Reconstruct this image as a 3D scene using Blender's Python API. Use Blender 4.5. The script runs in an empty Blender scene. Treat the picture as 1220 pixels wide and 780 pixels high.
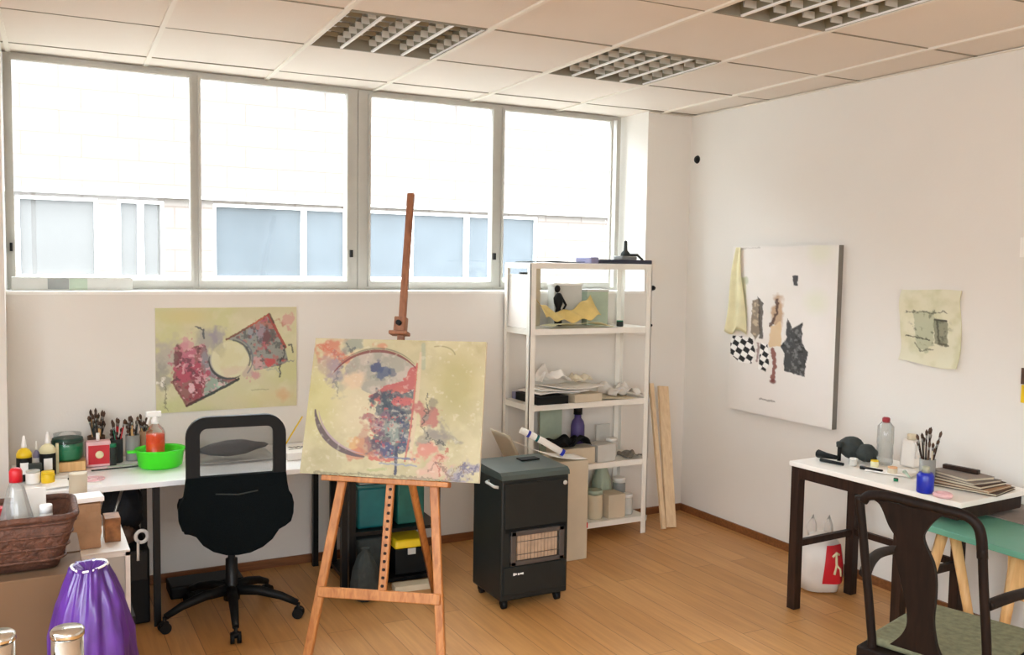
import bpy, bmesh, math, random
import numpy as np
from mathutils import Vector, Matrix, Euler, noise
rnd = random.Random(7)
PI = math.pi
scn = bpy.context.scene
COL = scn.collection

# ------------------------------------------------------------------ camera
CAMZ = 1.598
cam_d = bpy.data.cameras.new('camera')
cam_d.sensor_fit = 'HORIZONTAL'; cam_d.sensor_width = 36.0
cam_d.lens = 36.0 * 1091.85 / 1220.0
cam_d.clip_start = 0.02; cam_d.clip_end = 200
cam = bpy.data.objects.new('camera', cam_d); COL.objects.link(cam)
Rv = Vector((0.88269024, -0.46969422, 0.01566145)); Uv = Vector((0.01883295, 0.06865187, 0.9974629)); Fv = Vector((0.46957774, 0.88015582, -0.06944406))
cam.matrix_world = Matrix(((Rv.x, Uv.x, -Fv.x, 0), (Rv.y, Uv.y, -Fv.y, 0), (Rv.z, Uv.z, -Fv.z, CAMZ), (0, 0, 0, 1)))
scn.camera = cam

# ------------------------------------------------------------------ light and exposure
scn.view_settings.view_transform = 'Standard'
scn.view_settings.look = 'None'
scn.view_settings.gamma = 1.0
scn.view_settings.use_curve_mapping = False
scn.view_settings.exposure = 0.88
SKY = 7.0
world = bpy.data.worlds.new('world'); scn.world = world; world.use_nodes = True
wn = world.node_tree.nodes; wl = world.node_tree.links; wn.clear()
wo = wn.new('ShaderNodeOutputWorld'); wb = wn.new('ShaderNodeBackground')
wt = wn.new('ShaderNodeTexCoord'); wx_ = wn.new('ShaderNodeSeparateXYZ'); wr = wn.new('ShaderNodeMapRange'); ww = wn.new('ShaderNodeMath')
wl.new(wt.outputs['Generated'], wx_.inputs[0]); wl.new(wx_.outputs['Z'], wr.inputs['Value'])
wr.inputs['From Min'].default_value = 0.0; wr.inputs['From Max'].default_value = 1.0; wr.inputs['To Min'].default_value = 0.45; wr.inputs['To Max'].default_value = 2.4   # overcast sky: zenith brighter than horizon
ww.operation = 'MULTIPLY'; ww.inputs[1].default_value = SKY; wl.new(wr.outputs[0], ww.inputs[0]); wl.new(ww.outputs[0], wb.inputs[1])
wb.inputs[0].default_value = (0.85, 0.935, 1.0, 1); wl.new(wb.outputs[0], wo.inputs[0])
sun_d = bpy.data.lights.new('sun', 'SUN'); sun_d.energy = 1.5; sun_d.angle = math.radians(1.0); sun_d.color = (1.0, 0.95, 0.87)
sun = bpy.data.objects.new('sun', sun_d); COL.objects.link(sun)
sun.location = (0, -6, 9); sun.rotation_euler = Vector((0.25, 0.80, -0.75)).to_track_quat('-Z', 'Y').to_euler()
try:
    scn.cycles.max_bounces = 14; scn.cycles.diffuse_bounces = 8; scn.cycles.transparent_max_bounces = 16
    scn.cycles.sample_clamp_indirect = 6.0
    scn.cycles.use_denoising = True
except Exception: pass

def portal(loc, rot, sx, sy):
    d = bpy.data.lights.new('window_portal', 'AREA'); d.shape = 'RECTANGLE'; d.size = sx; d.size_y = sy
    d.cycles.is_portal = True
    o = bpy.data.objects.new('window_portal', d); COL.objects.link(o); o.location = loc; o.rotation_euler = rot
    return o
portal((1.7, 5.30, 1.99), (-PI / 2, 0, 0), 3.5, 1.1)
portal((.15, -2.75, 1.88), (PI / 2, 0, 0), 3.0, 1.3)
portal((-1.75, -.15, 1.85), (0, -PI / 2, 0), 1.4, 4.4)

# ------------------------------------------------------------------ materials
def lin(h):
    h = h.lstrip('#'); c = [int(h[i:i + 2], 16) / 255 for i in (0, 2, 4)]
    return tuple(((x / 12.92) if x <= .04045 else ((x + .055) / 1.055) ** 2.4) for x in c)
def mat(name, col, rough=.5, metal=0, var=.06, scale=12, bump=0, bscale=60, stretch=None, spec=.5, alpha=1, trans=0, coat=0):
    m = bpy.data.materials.new(name); m.use_nodes = True
    nt = m.node_tree; p = nt.nodes['Principled BSDF']; N = nt.nodes.new; L = nt.links.new
    c = lin(col) if isinstance(col, str) else col
    tc = N('ShaderNodeTexCoord'); mp = N('ShaderNodeMapping'); L(tc.outputs['Object'], mp.inputs[0])
    if stretch: mp.inputs['Scale'].default_value = stretch
    n = N('ShaderNodeTexNoise'); n.inputs['Scale'].default_value = scale; n.inputs['Detail'].default_value = 4
    L(mp.outputs[0], n.inputs['Vector'])
    r = N('ShaderNodeValToRGB'); L(n.outputs['Fac'], r.inputs[0])
    r.color_ramp.elements[0].position = .3; r.color_ramp.elements[1].position = .7
    r.color_ramp.elements[0].color = (*[max(0, x * (1 - var)) for x in c], 1)
    r.color_ramp.elements[1].color = (*[min(1, x * (1 + var)) for x in c], 1)
    L(r.outputs[0], p.inputs['Base Color'])
    p.inputs['Roughness'].default_value = rough; p.inputs['Metallic'].default_value = metal
    p.inputs['Specular IOR Level'].default_value = spec
    p.inputs['Alpha'].default_value = alpha; p.inputs['Transmission Weight'].default_value = trans
    p.inputs['Coat Weight'].default_value = coat
    if bump:
        b = N('ShaderNodeBump'); n2 = N('ShaderNodeTexNoise'); n2.inputs['Scale'].default_value = bscale
        L(mp.outputs[0], n2.inputs['Vector']); b.inputs['Strength'].default_value = bump; b.inputs['Distance'].default_value = .01
        L(n2.outputs['Fac'], b.inputs['Height']); L(b.outputs[0], p.inputs['Normal'])
    return m
def wood(name, c1, c2, rough=.45, scale=6, axis='Z'):
    m = mat(name, c1, rough); nt = m.node_tree; N = nt.nodes.new; L = nt.links.new; p = nt.nodes['Principled BSDF']
    mp = [n for n in nt.nodes if n.type == 'MAPPING'][0]
    s = [10, 10, 10]; s['XYZ'.index(axis)] = .8; mp.inputs['Scale'].default_value = s
    n = [n for n in nt.nodes if n.type == 'TEX_NOISE'][0]; n.inputs['Scale'].default_value = scale; n.inputs['Distortion'].default_value = .6
    r = [n for n in nt.nodes if n.type == 'VALTORGB'][0]
    r.color_ramp.elements[0].color = (*lin(c1), 1); r.color_ramp.elements[1].color = (*lin(c2), 1)
    return m
def paint_mat(name, rough=.6, bump=.15):
    m = bpy.data.materials.new(name); m.use_nodes = True; nt = m.node_tree; p = nt.nodes['Principled BSDF']
    a = nt.nodes.new('ShaderNodeVertexColor'); a.layer_name = 'paint'
    n = nt.nodes.new('ShaderNodeTexNoise'); n.inputs['Scale'].default_value = 90
    tc = nt.nodes.new('ShaderNodeTexCoord'); nt.links.new(tc.outputs['Object'], n.inputs['Vector'])
    b = nt.nodes.new('ShaderNodeBump'); b.inputs['Strength'].default_value = bump; b.inputs['Distance'].default_value = .003
    nt.links.new(n.outputs['Fac'], b.inputs['Height']); nt.links.new(b.outputs[0], p.inputs['Normal'])
    nt.links.new(a.outputs[0], p.inputs['Base Color']); p.inputs['Roughness'].default_value = rough
    return m
def glassy(name, tint=(1, 1, 1), gloss=.08, rough=.02, mixcol=None, mixfac=0.0):
    m = bpy.data.materials.new(name); m.use_nodes = True; nt = m.node_tree; nt.nodes.clear(); N = nt.nodes.new; L = nt.links.new
    o = N('ShaderNodeOutputMaterial'); t = N('ShaderNodeBsdfTransparent'); t.inputs[0].default_value = (*tint, 1)
    g = N('ShaderNodeBsdfGlossy'); g.inputs['Roughness'].default_value = rough
    lw = N('ShaderNodeLayerWeight'); lw.inputs[0].default_value = .25
    mr = N('ShaderNodeMath'); mr.operation = 'MULTIPLY_ADD'; mr.inputs[1].default_value = .5; mr.inputs[2].default_value = gloss * .3
    L(lw.outputs['Fresnel'], mr.inputs[0])
    mx = N('ShaderNodeMixShader'); L(mr.outputs[0], mx.inputs[0]); L(t.outputs[0], mx.inputs[1]); L(g.outputs[0], mx.inputs[2])
    last = mx
    if mixfac:
        d = N('ShaderNodeBsdfDiffuse'); d.inputs[0].default_value = (*mixcol, 1)
        m2 = N('ShaderNodeMixShader'); m2.inputs[0].default_value = mixfac; L(mx.outputs[0], m2.inputs[1]); L(d.outputs[0], m2.inputs[2]); last = m2
    L(last.outputs[0], o.inputs[0]); return m

M = {}
M['wall'] = mat('wall_paint', '#e3e0da', .85, var=.015, scale=2, bump=.05, bscale=120)
M['tile'] = mat('ceiling_tile', '#e4dcd2', .9, var=.03, scale=1.2, bump=.15, bscale=180)
M['tbar'] = mat('ceiling_bar', '#e6e0d4', .5, var=.02)
M['tgap'] = mat('ceiling_gap', '#8f8878', .8, var=.02)
M['outwall'] = mat('outer_wall', '#b9b4ac', .9)
M['frame'] = mat('window_aluminium', '#b4b2aa', .5, metal=.15, var=.03)
M['white'] = mat('white_enamel', '#eeede8', .4, var=.02)
M['whitemetal'] = mat('white_shelf_metal', '#eceae2', .4, var=.03)
M['paper'] = mat('paper', '#f3f1ec', .8, var=.02)
M['paper2'] = mat('cream_paper', '#e9e2cc', .8, var=.04)
M['deskw'] = mat('white_laminate', '#f4f5f6', .3, var=.015)
M['black'] = mat('black_plastic', '#0c0e0f', .55, var=.1, spec=.25)
M['blackm'] = mat('black_metal', '#0c0d0e', .4, var=.1, metal=.3)
M['fabric'] = mat('black_fabric', '#0a1012', .9, spec=.1, var=.2, scale=200, bump=.3, bscale=400)
M['dgrey'] = mat('dark_grey', '#2c3230', .8, var=.2, scale=30, bump=.3)
M['heater'] = mat('heater_steel', '#1f2221', .45, var=.08, spec=.3)
M['heatertop'] = mat('heater_lid', '#4a5552', .35, var=.08, metal=.3)
M['ceramic'] = mat('heater_ceramic', '#b59a80', .8, var=.12, scale=25)
M['grille'] = mat('heater_grille', '#6d655c', .35, metal=.7)
M['pine'] = wood('easel_wood', '#a3622c', '#c98849', .45)
M['mast'] = wood('easel_mast_wood', '#7c4a2e', '#9c6847', .45)
M['plank'] = wood('plank_wood', '#d3b690', '#e6cda8', .6)
M['darkwood'] = wood('dark_wood', '#221610', '#36241b', .5)
M['darkwood'].node_tree.nodes['Principled BSDF'].inputs['Specular IOR Level'].default_value = .25
M['chairwood'] = wood('chair_wood', '#120b08', '#21150f', .55)
M['chairwood'].node_tree.nodes['Principled BSDF'].inputs['Specular IOR Level'].default_value = .2
M['leg'] = wood('beech', '#c79a62', '#dfb77e', .5)
M['base'] = wood('baseboard_wood', '#6e4220', '#8a5730', .5, axis='X')
M['chrome'] = mat('chrome', '#d8d6d0', .12, metal=1, var=.02)
M['steel'] = mat('steel', '#9a9a96', .3, metal=.9, var=.05)
M['cardboard'] = mat('cardboard', '#6e533a', .85, var=.08, scale=5)
M['cardlight'] = mat('cream_card', '#c9bda6', .8, var=.06, scale=6)
M['teal'] = mat('teal_plastic', '#0e5f63', .4, var=.15)
M['yellow'] = mat('yellow_plastic', '#e8c41c', .4)
M['lime'] = mat('lime_plastic', '#3fe01c', .35, var=.04)
M['red'] = mat('red_plastic', '#c21a28', .4)
M['orange'] = mat('orange_liquid', '#f0562a', .3, var=.1)
M['blue'] = mat('blue_plastic', '#1c2fae', .3, var=.12)
M['green'] = mat('green_paint', '#0c7a52', .4, var=.1)
M['mint'] = mat('green_tabletop', '#5f9a84', .5, var=.06, scale=4)
M['greybrown'] = mat('grey_felt', '#8a8078', .8, var=.1)
M['seatpad'] = mat('olive_seat_pad', '#76775c', .9, var=.25, scale=40, bump=.4)
M['purple'] = mat('purple_plastic', '#4f2480', .35, var=.35, scale=9, coat=.3)
M['plasticbag'] = mat('white_plastic_bag', '#e4e0da', .4, var=.05, scale=10)
M['cream'] = mat('cream_cloth', '#e2dcb4', .8, var=.1, scale=9)
M['pinkish'] = mat('pink_paper', '#e3b9bd', .8, var=.1)
M['kraft'] = mat('kraft_paper', '#a98565', .85, var=.15, scale=14, bump=.3, bscale=20)
M['beige'] = mat('beige_plastic', '#cfc4aa', .6, var=.05)
M['grey'] = mat('grey_plastic', '#8d8f8c', .5, var=.08)
M['lgrey'] = mat('light_grey', '#c6c6c0', .5, var=.05)
M['brown'] = mat('brown_stuff', '#4b3527', .7, var=.3, scale=30)
M['olive'] = mat('pale_green_plastic', '#a9b8a4', .5, var=.12, scale=10)
M['violet'] = mat('violet_label', '#4b3f78', .4, var=.2)
M['laptop'] = mat('navy_plastic', '#23273c', .3, var=.1)
M['lilac'] = mat('lilac_plastic', '#8e8db0', .4)
M['lid'] = mat('white_lid', '#f4f4f2', .3)
M['glass'] = glassy('clear_glass', (.98, .99, .99), .1)
M['pane'] = glassy('window_pane', (.99, 1, 1), .02, .0)
M['clearplastic'] = glassy('clear_plastic', (.86, .88, .87), .2, .1, (.6, .6, .58), .3)
M['meshback'] = glassy('chair_mesh', (.95, .95, .95), .02, .6, (.05, .055, .06), .28)
M['wicker'] = mat('wicker', '#5b3a2b', .7, var=.35, scale=45, bump=.8, bscale=70)

def brickmat(name, c1, c2, mortar, sx, sy, msize, rough, rot=(0, 0, 0), grain=None, spec=.5, bump=.0):
    m = bpy.data.materials.new(name); m.use_nodes = True; nt = m.node_tree; p = nt.nodes['Principled BSDF']; N = nt.nodes.new; L = nt.links.new
    tc = N('ShaderNodeTexCoord'); mp = N('ShaderNodeMapping'); mp.inputs['Rotation'].default_value = rot; L(tc.outputs['Object'], mp.inputs[0])
    b = N('ShaderNodeTexBrick'); L(mp.outputs[0], b.inputs['Vector'])
    b.inputs['Color1'].default_value = (*lin(c1), 1); b.inputs['Color2'].default_value = (*lin(c2), 1); b.inputs['Mortar'].default_value = (*lin(mortar), 1)
    b.inputs['Scale'].default_value = 1; b.inputs['Mortar Size'].default_value = msize; b.inputs['Brick Width'].default_value = sx; b.inputs['Row Height'].default_value = sy
    b.inputs['Bias'].default_value = 0; b.offset = .37
    out = b.outputs['Color']
    if grain:
        mp2 = N('ShaderNodeMapping'); mp2.inputs['Scale'].default_value = grain; L(tc.outputs['Object'], mp2.inputs[0])
        n = N('ShaderNodeTexNoise'); n.inputs['Scale'].default_value = 3; n.inputs['Detail'].default_value = 6; n.inputs['Distortion'].default_value = .5; L(mp2.outputs[0], n.inputs['Vector'])
        r = N('ShaderNodeValToRGB'); r.color_ramp.elements[0].position = .3; r.color_ramp.elements[1].position = .75
        r.color_ramp.elements[0].color = (.72, .70, .66, 1); r.color_ramp.elements[1].color = (1.0, 1.0, 1.0, 1); L(n.outputs['Fac'], r.inputs[0])
        mx = N('ShaderNodeMix'); mx.data_type = 'RGBA'; mx.blend_type = 'MULTIPLY'; mx.inputs[0].default_value = .8
        L(out, mx.inputs[6]); L(r.outputs[0], mx.inputs[7]); out = mx.outputs[2]
    L(out, p.inputs['Base Color']); p.inputs['Roughness'].default_value = rough; p.inputs['Specular IOR Level'].default_value = spec
    return m
M['floor'] = brickmat('oak_laminate', '#d09c62', '#c08c50', '#8c6438', 1.25, .125, .0016, .42, (0, 0, PI / 2), (14, 1.0, 1))
M['facade'] = brickmat('pale_blockwork', '#635c57', '#6b645f', '#594f48', .5, .21, .009, .9, (PI / 2, 0, 0))

# ------------------------------------------------------------------ mesh helpers
class B:
    def __init__(s): s.bm = bmesh.new(); s.mats = []; s.mi = 0
    def m(s, material):
        if material not in s.mats: s.mats.append(material)
        s.mi = s.mats.index(material); return s
    def _f(s, faces, smooth=False):
        for f in faces: f.material_index = s.mi; f.smooth = smooth
    def box(s, lo, hi, rot=None, bev=0, piv=None, taper=1.0):
        x0, y0, z0 = lo; x1, y1, z1 = hi; cx, cy = (x0 + x1) / 2, (y0 + y1) / 2
        def t(x, y, top):
            k = taper if top else 1
            return (cx + (x - cx) * k, cy + (y - cy) * k)
        co = [(*t(x0, y0, 0), z0), (*t(x1, y0, 0), z0), (*t(x1, y1, 0), z0), (*t(x0, y1, 0), z0), (*t(x0, y0, 1), z1), (*t(x1, y0, 1), z1), (*t(x1, y1, 1), z1), (*t(x0, y1, 1), z1)]
        if rot is not None:
            pv = Vector(piv) if piv else Vector((cx, cy, (z0 + z1) / 2)); R = Euler(rot).to_matrix()
            co = [tuple(pv + R @ (Vector(c) - pv)) for c in co]
        v = [s.bm.verts.new(c) for c in co]
        fs = [s.bm.faces.new([v[i] for i in q]) for q in ((0, 3, 2, 1), (4, 5, 6, 7), (0, 1, 5, 4), (1, 2, 6, 5), (2, 3, 7, 6), (3, 0, 4, 7))]
        s._f(fs)
        if bev:
            es = list({e for f in fs for e in f.edges})
            r = bmesh.ops.bevel(s.bm, geom=es, offset=bev, segments=2, profile=.6, affect='EDGES')
            s._f(r['faces'], True)
        return s
    def cyl(s, p0, p1, r0, r1=None, n=20, cap=True):
        r1 = r0 if r1 is None else r1
        return s.tube([p0, p1], [r0, r1], n, cap)
    def tube(s, pts, r, n=10, cap=True, flat=1.0, closed=False):
        P = [Vector(p) for p in pts]; k = len(P)
        rr = r if isinstance(r, (list, tuple)) else [r] * k
        rings = []; up = None
        for i in range(k):
            if closed: d = (P[(i + 1) % k] - P[i - 1]).normalized()
            else: d = (P[min(i + 1, k - 1)] - P[max(i - 1, 0)]).normalized()
            if up is None:
                a = Vector((0, 0, 1)) if abs(d.z) < .9 else Vector((1, 0, 0)); up = (a - d * a.dot(d)).normalized()
            else:
                up = (up - d * up.dot(d)); up = up.normalized() if up.length > 1e-6 else Vector((1, 0, 0))
            sd = d.cross(up)
            rings.append([s.bm.verts.new(P[i] + (up * math.cos(2 * PI * j / n) + sd * math.sin(2 * PI * j / n) * flat) * rr[i]) for j in range(n)])
        fs = []
        for i in range(k if closed else k - 1):
            A, Bq = rings[i], rings[(i + 1) % k]
            for j in range(n): fs.append(s.bm.faces.new((A[j], A[(j + 1) % n], Bq[(j + 1) % n], Bq[j])))
        s._f(fs, True)
        if cap and not closed:
            s._f([s.bm.faces.new(rings[0][::-1]), s.bm.faces.new(rings[-1])])
        return s
    def lathe(s, prof, c=(0, 0, 0), n=28, fn=None, sx=1, sy=1):
        rings = []
        for (r, z) in prof:
            ring = []
            for j in range(n):
                a = 2 * PI * j / n; q = r
                if fn: q = r * fn(a, z)
                ring.append(s.bm.verts.new((c[0] + q * math.cos(a) * sx, c[1] + q * math.sin(a) * sy, c[2] + z)))
            rings.append(ring)
        fs = []
        for A, Q in zip(rings, rings[1:]):
            for j in range(n): fs.append(s.bm.faces.new((A[j], A[(j + 1) % n], Q[(j + 1) % n], Q[j])))
        s._f(fs, True)
        if prof[0][0] > 1e-4: s._f([s.bm.faces.new(rings[0][::-1])])
        if prof[-1][0] > 1e-4: s._f([s.bm.faces.new(rings[-1])])
        return s
    def prism(s, outline, y0, y1, smooth=False, ax='Y'):
        """outline in (x,z), extruded along y (or outline in (x,y) extruded along z)"""
        f3 = (lambda a, b, t: (a, t, b)) if ax == 'Y' else ((lambda a, b, t: (a, b, t)) if ax == 'Z' else (lambda a, b, t: (t, a, b)))
        A = [s.bm.verts.new(f3(a, b, y0)) for a, b in outline]; Q = [s.bm.verts.new(f3(a, b, y1)) for a, b in outline]
        n = len(A); fs = [s.bm.faces.new(A), s.bm.faces.new(Q[::-1])]; s._f(fs)
        s._f([s.bm.faces.new((A[i], Q[i], Q[(i + 1) % n], A[(i + 1) % n])) for i in range(n)], smooth)
        return s
    def blob(s, c, r, amp=.15, seed=0, sub=3, freq=3.0):
        q = bmesh.ops.create_icosphere(s.bm, subdivisions=sub, radius=1); 
        for v in q['verts']:
            d = v.co.copy(); k = 1 + amp * noise.noise(d * freq + Vector((seed, seed * 2, 0)))
            v.co = Vector((c[0] + d.x * r[0] * k, c[1] + d.y * r[1] * k, c[2] + d.z * r[2] * k))
        s._f(list({f for v in q['verts'] for f in v.link_faces}), True)
        return s
    def sheet(s, nu, nv, fn, thick=.002):
        A = [[s.bm.verts.new(fn(i / nu, j / nv)) for j in range(nv + 1)] for i in range(nu + 1)]
        fs = [s.bm.faces.new((A[i][j], A[i + 1][j], A[i + 1][j + 1], A[i][j + 1])) for i in range(nu) for j in range(nv)]
        s._f(fs, True)
        if thick:
            s.bm.normal_update()
            bmesh.ops.solidify(s.bm, geom=fs, thickness=thick)
        return s
    def build(s, name, material=None, parent=None, loc=(0, 0, 0), rot=(0, 0, 0)):
        bmesh.ops.recalc_face_normals(s.bm, faces=s.bm.faces)
        me = bpy.data.meshes.new(name); s.bm.to_mesh(me); s.bm.free()
        if s.mats:
            for q in s.mats: me.materials.append(q)
        else: me.materials.append(material)
        o = bpy.data.objects.new(name, me); COL.objects.link(o); o.location = loc; o.rotation_euler = rot
        if parent: o.parent = parent
        return o
def tag(o, label, cat, group=None):
    o['label'] = label; o['category'] = cat
    if group: o['group'] = group
    return o
def thing(name, label, cat, loc=(0, 0, 0), rz=0, group=None):
    o = bpy.data.objects.new(name, None); COL.objects.link(o); o.location = loc; o.rotation_euler = (0, 0, rz); o.empty_display_size = .1
    return tag(o, label, cat, group)
def struct(o): o['kind'] = 'structure'; return o
def BM(material): return B().m(material)

# ------------------------------------------------------------------ room shell
XR, YD, HC = 3.794, 4.712, 2.552
XL, YF = -1.6, -2.6
SILL = 1.433
WX0, WX1 = -0.072, 3.455
struct(BM(M['floor']).box((XL, YF, -.05), (XR + .1, YD + .3, 0)).build('floor'))
struct(BM(M['wall']).box((XR, YF, 0), (XR + .12, YD + .35, 2.9)).build('wall_right'))
b = BM(M['wall'])
b.box((XL, YD, 0), (XR, YD + .33, SILL)); b.box((XL, YD, SILL), (WX0, YD + .33, 2.9)); b.box((WX1, YD, SILL), (XR, YD + .33, 2.9)); b.box((WX0, YD, HC + .02), (WX1, YD + .33, 2.9))
struct(b.build('wall_window_side'))
b = BM(M['wall'])
b.box((XL - .12, YF, 0), (XL, YD + .33, 1.2)); b.box((XL - .12, YF, 2.5), (XL, YD + .33, 2.9)); b.box((XL - .12, YF, 1.2), (XL, -2.3, 2.5)); b.box((XL - .12, 2.0, 1.2), (XL, YD + .33, 2.5))
struct(b.build('wall_left'))
b = BM(M['frame'])
for y in (-2.3, -.9, .5, 1.95): b.box((XL - .09, y, 1.2), (XL - .04, y + .05, 2.5))
b.box((XL - .09, -2.3, 1.2), (XL - .04, 2.0, 1.25)); b.box((XL - .09, -2.3, 2.45), (XL - .04, 2.0, 2.5))
struct(b.build('fill_window_left'))  # unseen window added to brighten the room from the left
b = BM(M['wall'])
b.box((XL, YF - .12, 0), (XR, YF, 1.25)); b.box((XL, YF - .12, 2.5), (XR, YF, 2.9)); b.box((XL, YF - .12, 1.25), (-1.3, YF, 2.5)); b.box((1.6, YF - .12, 1.25), (XR, YF, 2.5))
struct(b.build('wall_rear'))
b = BM(M['frame'])
for x in (-1.3, .1, 1.55): b.box((x, YF - .09, 1.25), (x + .05, YF - .04, 2.5))
b.box((-1.3, YF - .09, 1.25), (1.6, YF - .04, 1.3)); b.box((-1.3, YF - .09, 2.45), (1.6, YF - .04, 2.5))
struct(b.build('fill_window_rear'))  # unseen window behind the camera, added and sized for fill daylight
struct(BM(M['wall']).box((-.5, 4.45, 0), (-.0715, YD, HC)).build('wall_pier'))
struct(BM(M['outwall']).box((XL - .12, YF - .12, 2.9), (XR + .12, YD + .33, 3.0)).build('ceiling_slab'))
# baseboards
b = BM(M['base']).box((XR - .012, YF, 0), (XR, YD, .045)); struct(b.build('baseboard_right'))
b = BM(M['base']).box((-.07, YD - .012, 0), (XR - .012, YD, .045)); struct(b.build('baseboard_window_side'))
# ceiling tiles and grid
GA = -.0325; GX, GY = .5286, 4.1208; SX, SY = .6, .6468
gc, gs = math.cos(GA), math.sin(GA)
def G(i, j): return (GX + gc * SX * i + gs * SY * j, GY + gs * SX * i - gc * SY * j)
def clip(bm):
    for co, no in (((XL, 0, 0), (-1, 0, 0)), ((XR, 0, 0), (1, 0, 0)), ((0, YF, 0), (0, -1, 0)), ((0, YD + .32, 0), (0, 1, 0))):
        bmesh.ops.bisect_plane(bm, geom=bm.verts[:] + bm.edges[:] + bm.faces[:], plane_co=co, plane_no=no, clear_outer=True)
LAMPS = [(1, 0), (3, 0), (3, 2)]
b = BM(M['tile'])
for i in range(-5, 8):
    for j in range(-3, 13):
        if (i, j) in LAMPS: continue
        dz = [rnd.uniform(0, .004) for _ in range(4)]; g = .004 / SX
        q = [G(i + g, j + g), G(i + 1 - g, j + g), G(i + 1 - g, j + 1 - g), G(i + g, j + 1 - g)]
        b._f([b.bm.faces.new([b.bm.verts.new((x, y, HC + .003 + d)) for (x, y), d in zip(q, dz)])])
clip(b.bm); 
struct(b.build('ceiling'))
b = BM(M['tbar'])
def bar(p, q, w, z0, z1):
    d = Vector((q[0] - p[0], q[1] - p[1])).normalized(); n = Vector((-d.y, d.x)) * w / 2
    b.prism([(p[0] + n.x, p[1] + n.y), (p[0] - n.x, p[1] - n.y), (q[0] - n.x, q[1] - n.y), (q[0] + n.x, q[1] + n.y)], z0, z1, ax='Z')
for i in range(-5, 8): bar(G(i, -3), G(i, 13), .020, HC - .004, HC + .02)
b.m(M['tgap'])
for j in range(-3, 13): bar(G(-5, j), G(8, j), .007, HC + .002, HC + .019)
clip(b.bm)
struct(b.build('trim_1'))
b = BM(M['tbar']).box((XR - .018, YF, HC - .004), (XR, YD, HC)).box((WX1, YD - .018, HC - .004), (XR - .018, YD, HC))
struct(b.build('trim_2'))

# window frames, panes, sill
def pane_frame(b, x0, x1, z0, z1, y0, y1, w, wb):
    b.box((x0, y0, z0), (x0 + w, y1, z1)); b.box((x1 - w, y0, z0), (x1, y1, z1)); b.box((x0 + w, y0, z0), (x1 - w, y1, z0 + wb)); b.box((x0 + w, y0, z1 - w), (x1 - w, y1, z1))
def wx(px, y=5.0):   # measured edges converted once to metres at the window plane
    return px
Yw = 5.0
def X_at(px):
    d = (px - 610) / 1091.85; v = Rv * d + Uv * ((390 - 230) / 1091.85) + Fv; return v.x * Yw / v.y
xs = {k: X_at(k) for k in (6, 16, 226, 238, 412, 425, 439, 584, 597, 724, 736)}
def window(name, xa, xb, splits, z0=SILL, z1=HC):
    b = BM(M['frame'])
    t = .03
    for (p, q) in splits: b.box((p, Yw - .02, z0), (q, Yw + .05, z1), bev=.003)
    b.box((xa + .001, Yw - .019, z0 + .001), (xb - .001, Yw + .049, z0 + .022)); b.box((xa + .001, Yw - .019, z1 - .02), (xb - .001, Yw + .049, z1 - .001))
    o = struct(b.build(name)); return o
w1 = window('window_1', xs[6], xs[425], [(xs[6], xs[6] + .03), (xs[226] + .006, xs[238] - .006), (xs[412] + .004, xs[425] - .001)])
w2 = window('window_2', xs[425], xs[736], [(xs[425] + .001, xs[439] - .006), (xs[584] + .012, xs[597]), (xs[736] - .03, xs[736])])
for w, (a, c) in ((w1, (16, 226)), (w1, (238, 412)), (w2, (439, 584)), (w2, (597, 724))):
    b = BM(M['frame']); pane_frame(b, xs[a] - .012, xs[c] + .012, SILL + .022, HC - .02, Yw - .035, Yw - .01, .014, .030)
    sash = b.build('sash', None, w)
    BM(M['pane']).box((xs[a], Yw + .012, SILL + .04), (xs[c], Yw + .016, HC - .03)).build('pane', None, w)
for x, w in ((xs[412] + .012, w1), (xs[584] + .004, w2), (xs[16] - .02, w1)):
    BM(M['black']).box((x, Yw - .06, 1.62), (x + .012, Yw - .035, 1.66)).build('catch', None, w)
b = BM(M['white']).box((WX0 + .001, YD - .008, SILL - .010), (WX1 - .001, Yw - .021, SILL + .005)); struct(b.build('trim_3'))

# ------------------------------------------------------------------ neighbouring building across the yard
YB = 9.5
nb = thing('neighbouring_building', 'pale sunlit building with a row of windows across the yard outside', 'building', (0, YB, 0))
nb['kind'] = 'structure'
WZ0, WZ1 = 1.40, 2.15
wins = [(-1.6, -.25), (-.05, .63), (.80, 1.22), (1.68, 3.06), (3.26, 5.40)]
b = BM(M['facade'])
edges = [-5.0] + [v for w in wins for v in w] + [11.0]
b.box((-5, 0, -1), (11, .3, WZ0)); b.box((-5, 0, WZ1), (11, .3, 4.3))
for i in range(0, len(edges), 2): b.box((edges[i], 0, WZ0), (edges[i + 1], .3, WZ1))
b.build('wall', None, nb)
M['shutter'] = mat('rolled_shutter', '#474543', .6, var=.05, scale=3)
M['shutterblue'] = mat('dark_bluish_glass', '#42474b', .25, var=.1, scale=3)
for k, (a, c) in enumerate(wins):
    n = {0: 2, 1: 1, 2: 2, 3: 2, 4: 3}[k]
    cuts = {3: [a, 2.60, c], 4: [a, 3.80, 4.48, c]}.get(k, [a + (c - a) * i / n for i in range(n + 1)])
    f = BM(M['white']); pane_frame(f, a, c, WZ0, WZ1, .02, .1, .03, .03)
    for x in cuts[1:-1]: f.box((x - .025, .021, WZ0 + .031), (x + .025, .099, WZ1 - .031))
    fo = f.build('window', None, nb)
    for x0, x1 in zip(cuts, cuts[1:]):
        BM(M['shutter'] if k in (0, 1, 2) else M['shutterblue']).box((x0 + .03, .06, WZ0 + .03), (x1 - .03, .075, WZ1 - .03)).build('window_pane', None, fo)
BM(M['frame']).box((-5, -.05, WZ1 + .03), (11, 0, WZ1 + .06)).build('ledge', None, nb)
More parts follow.
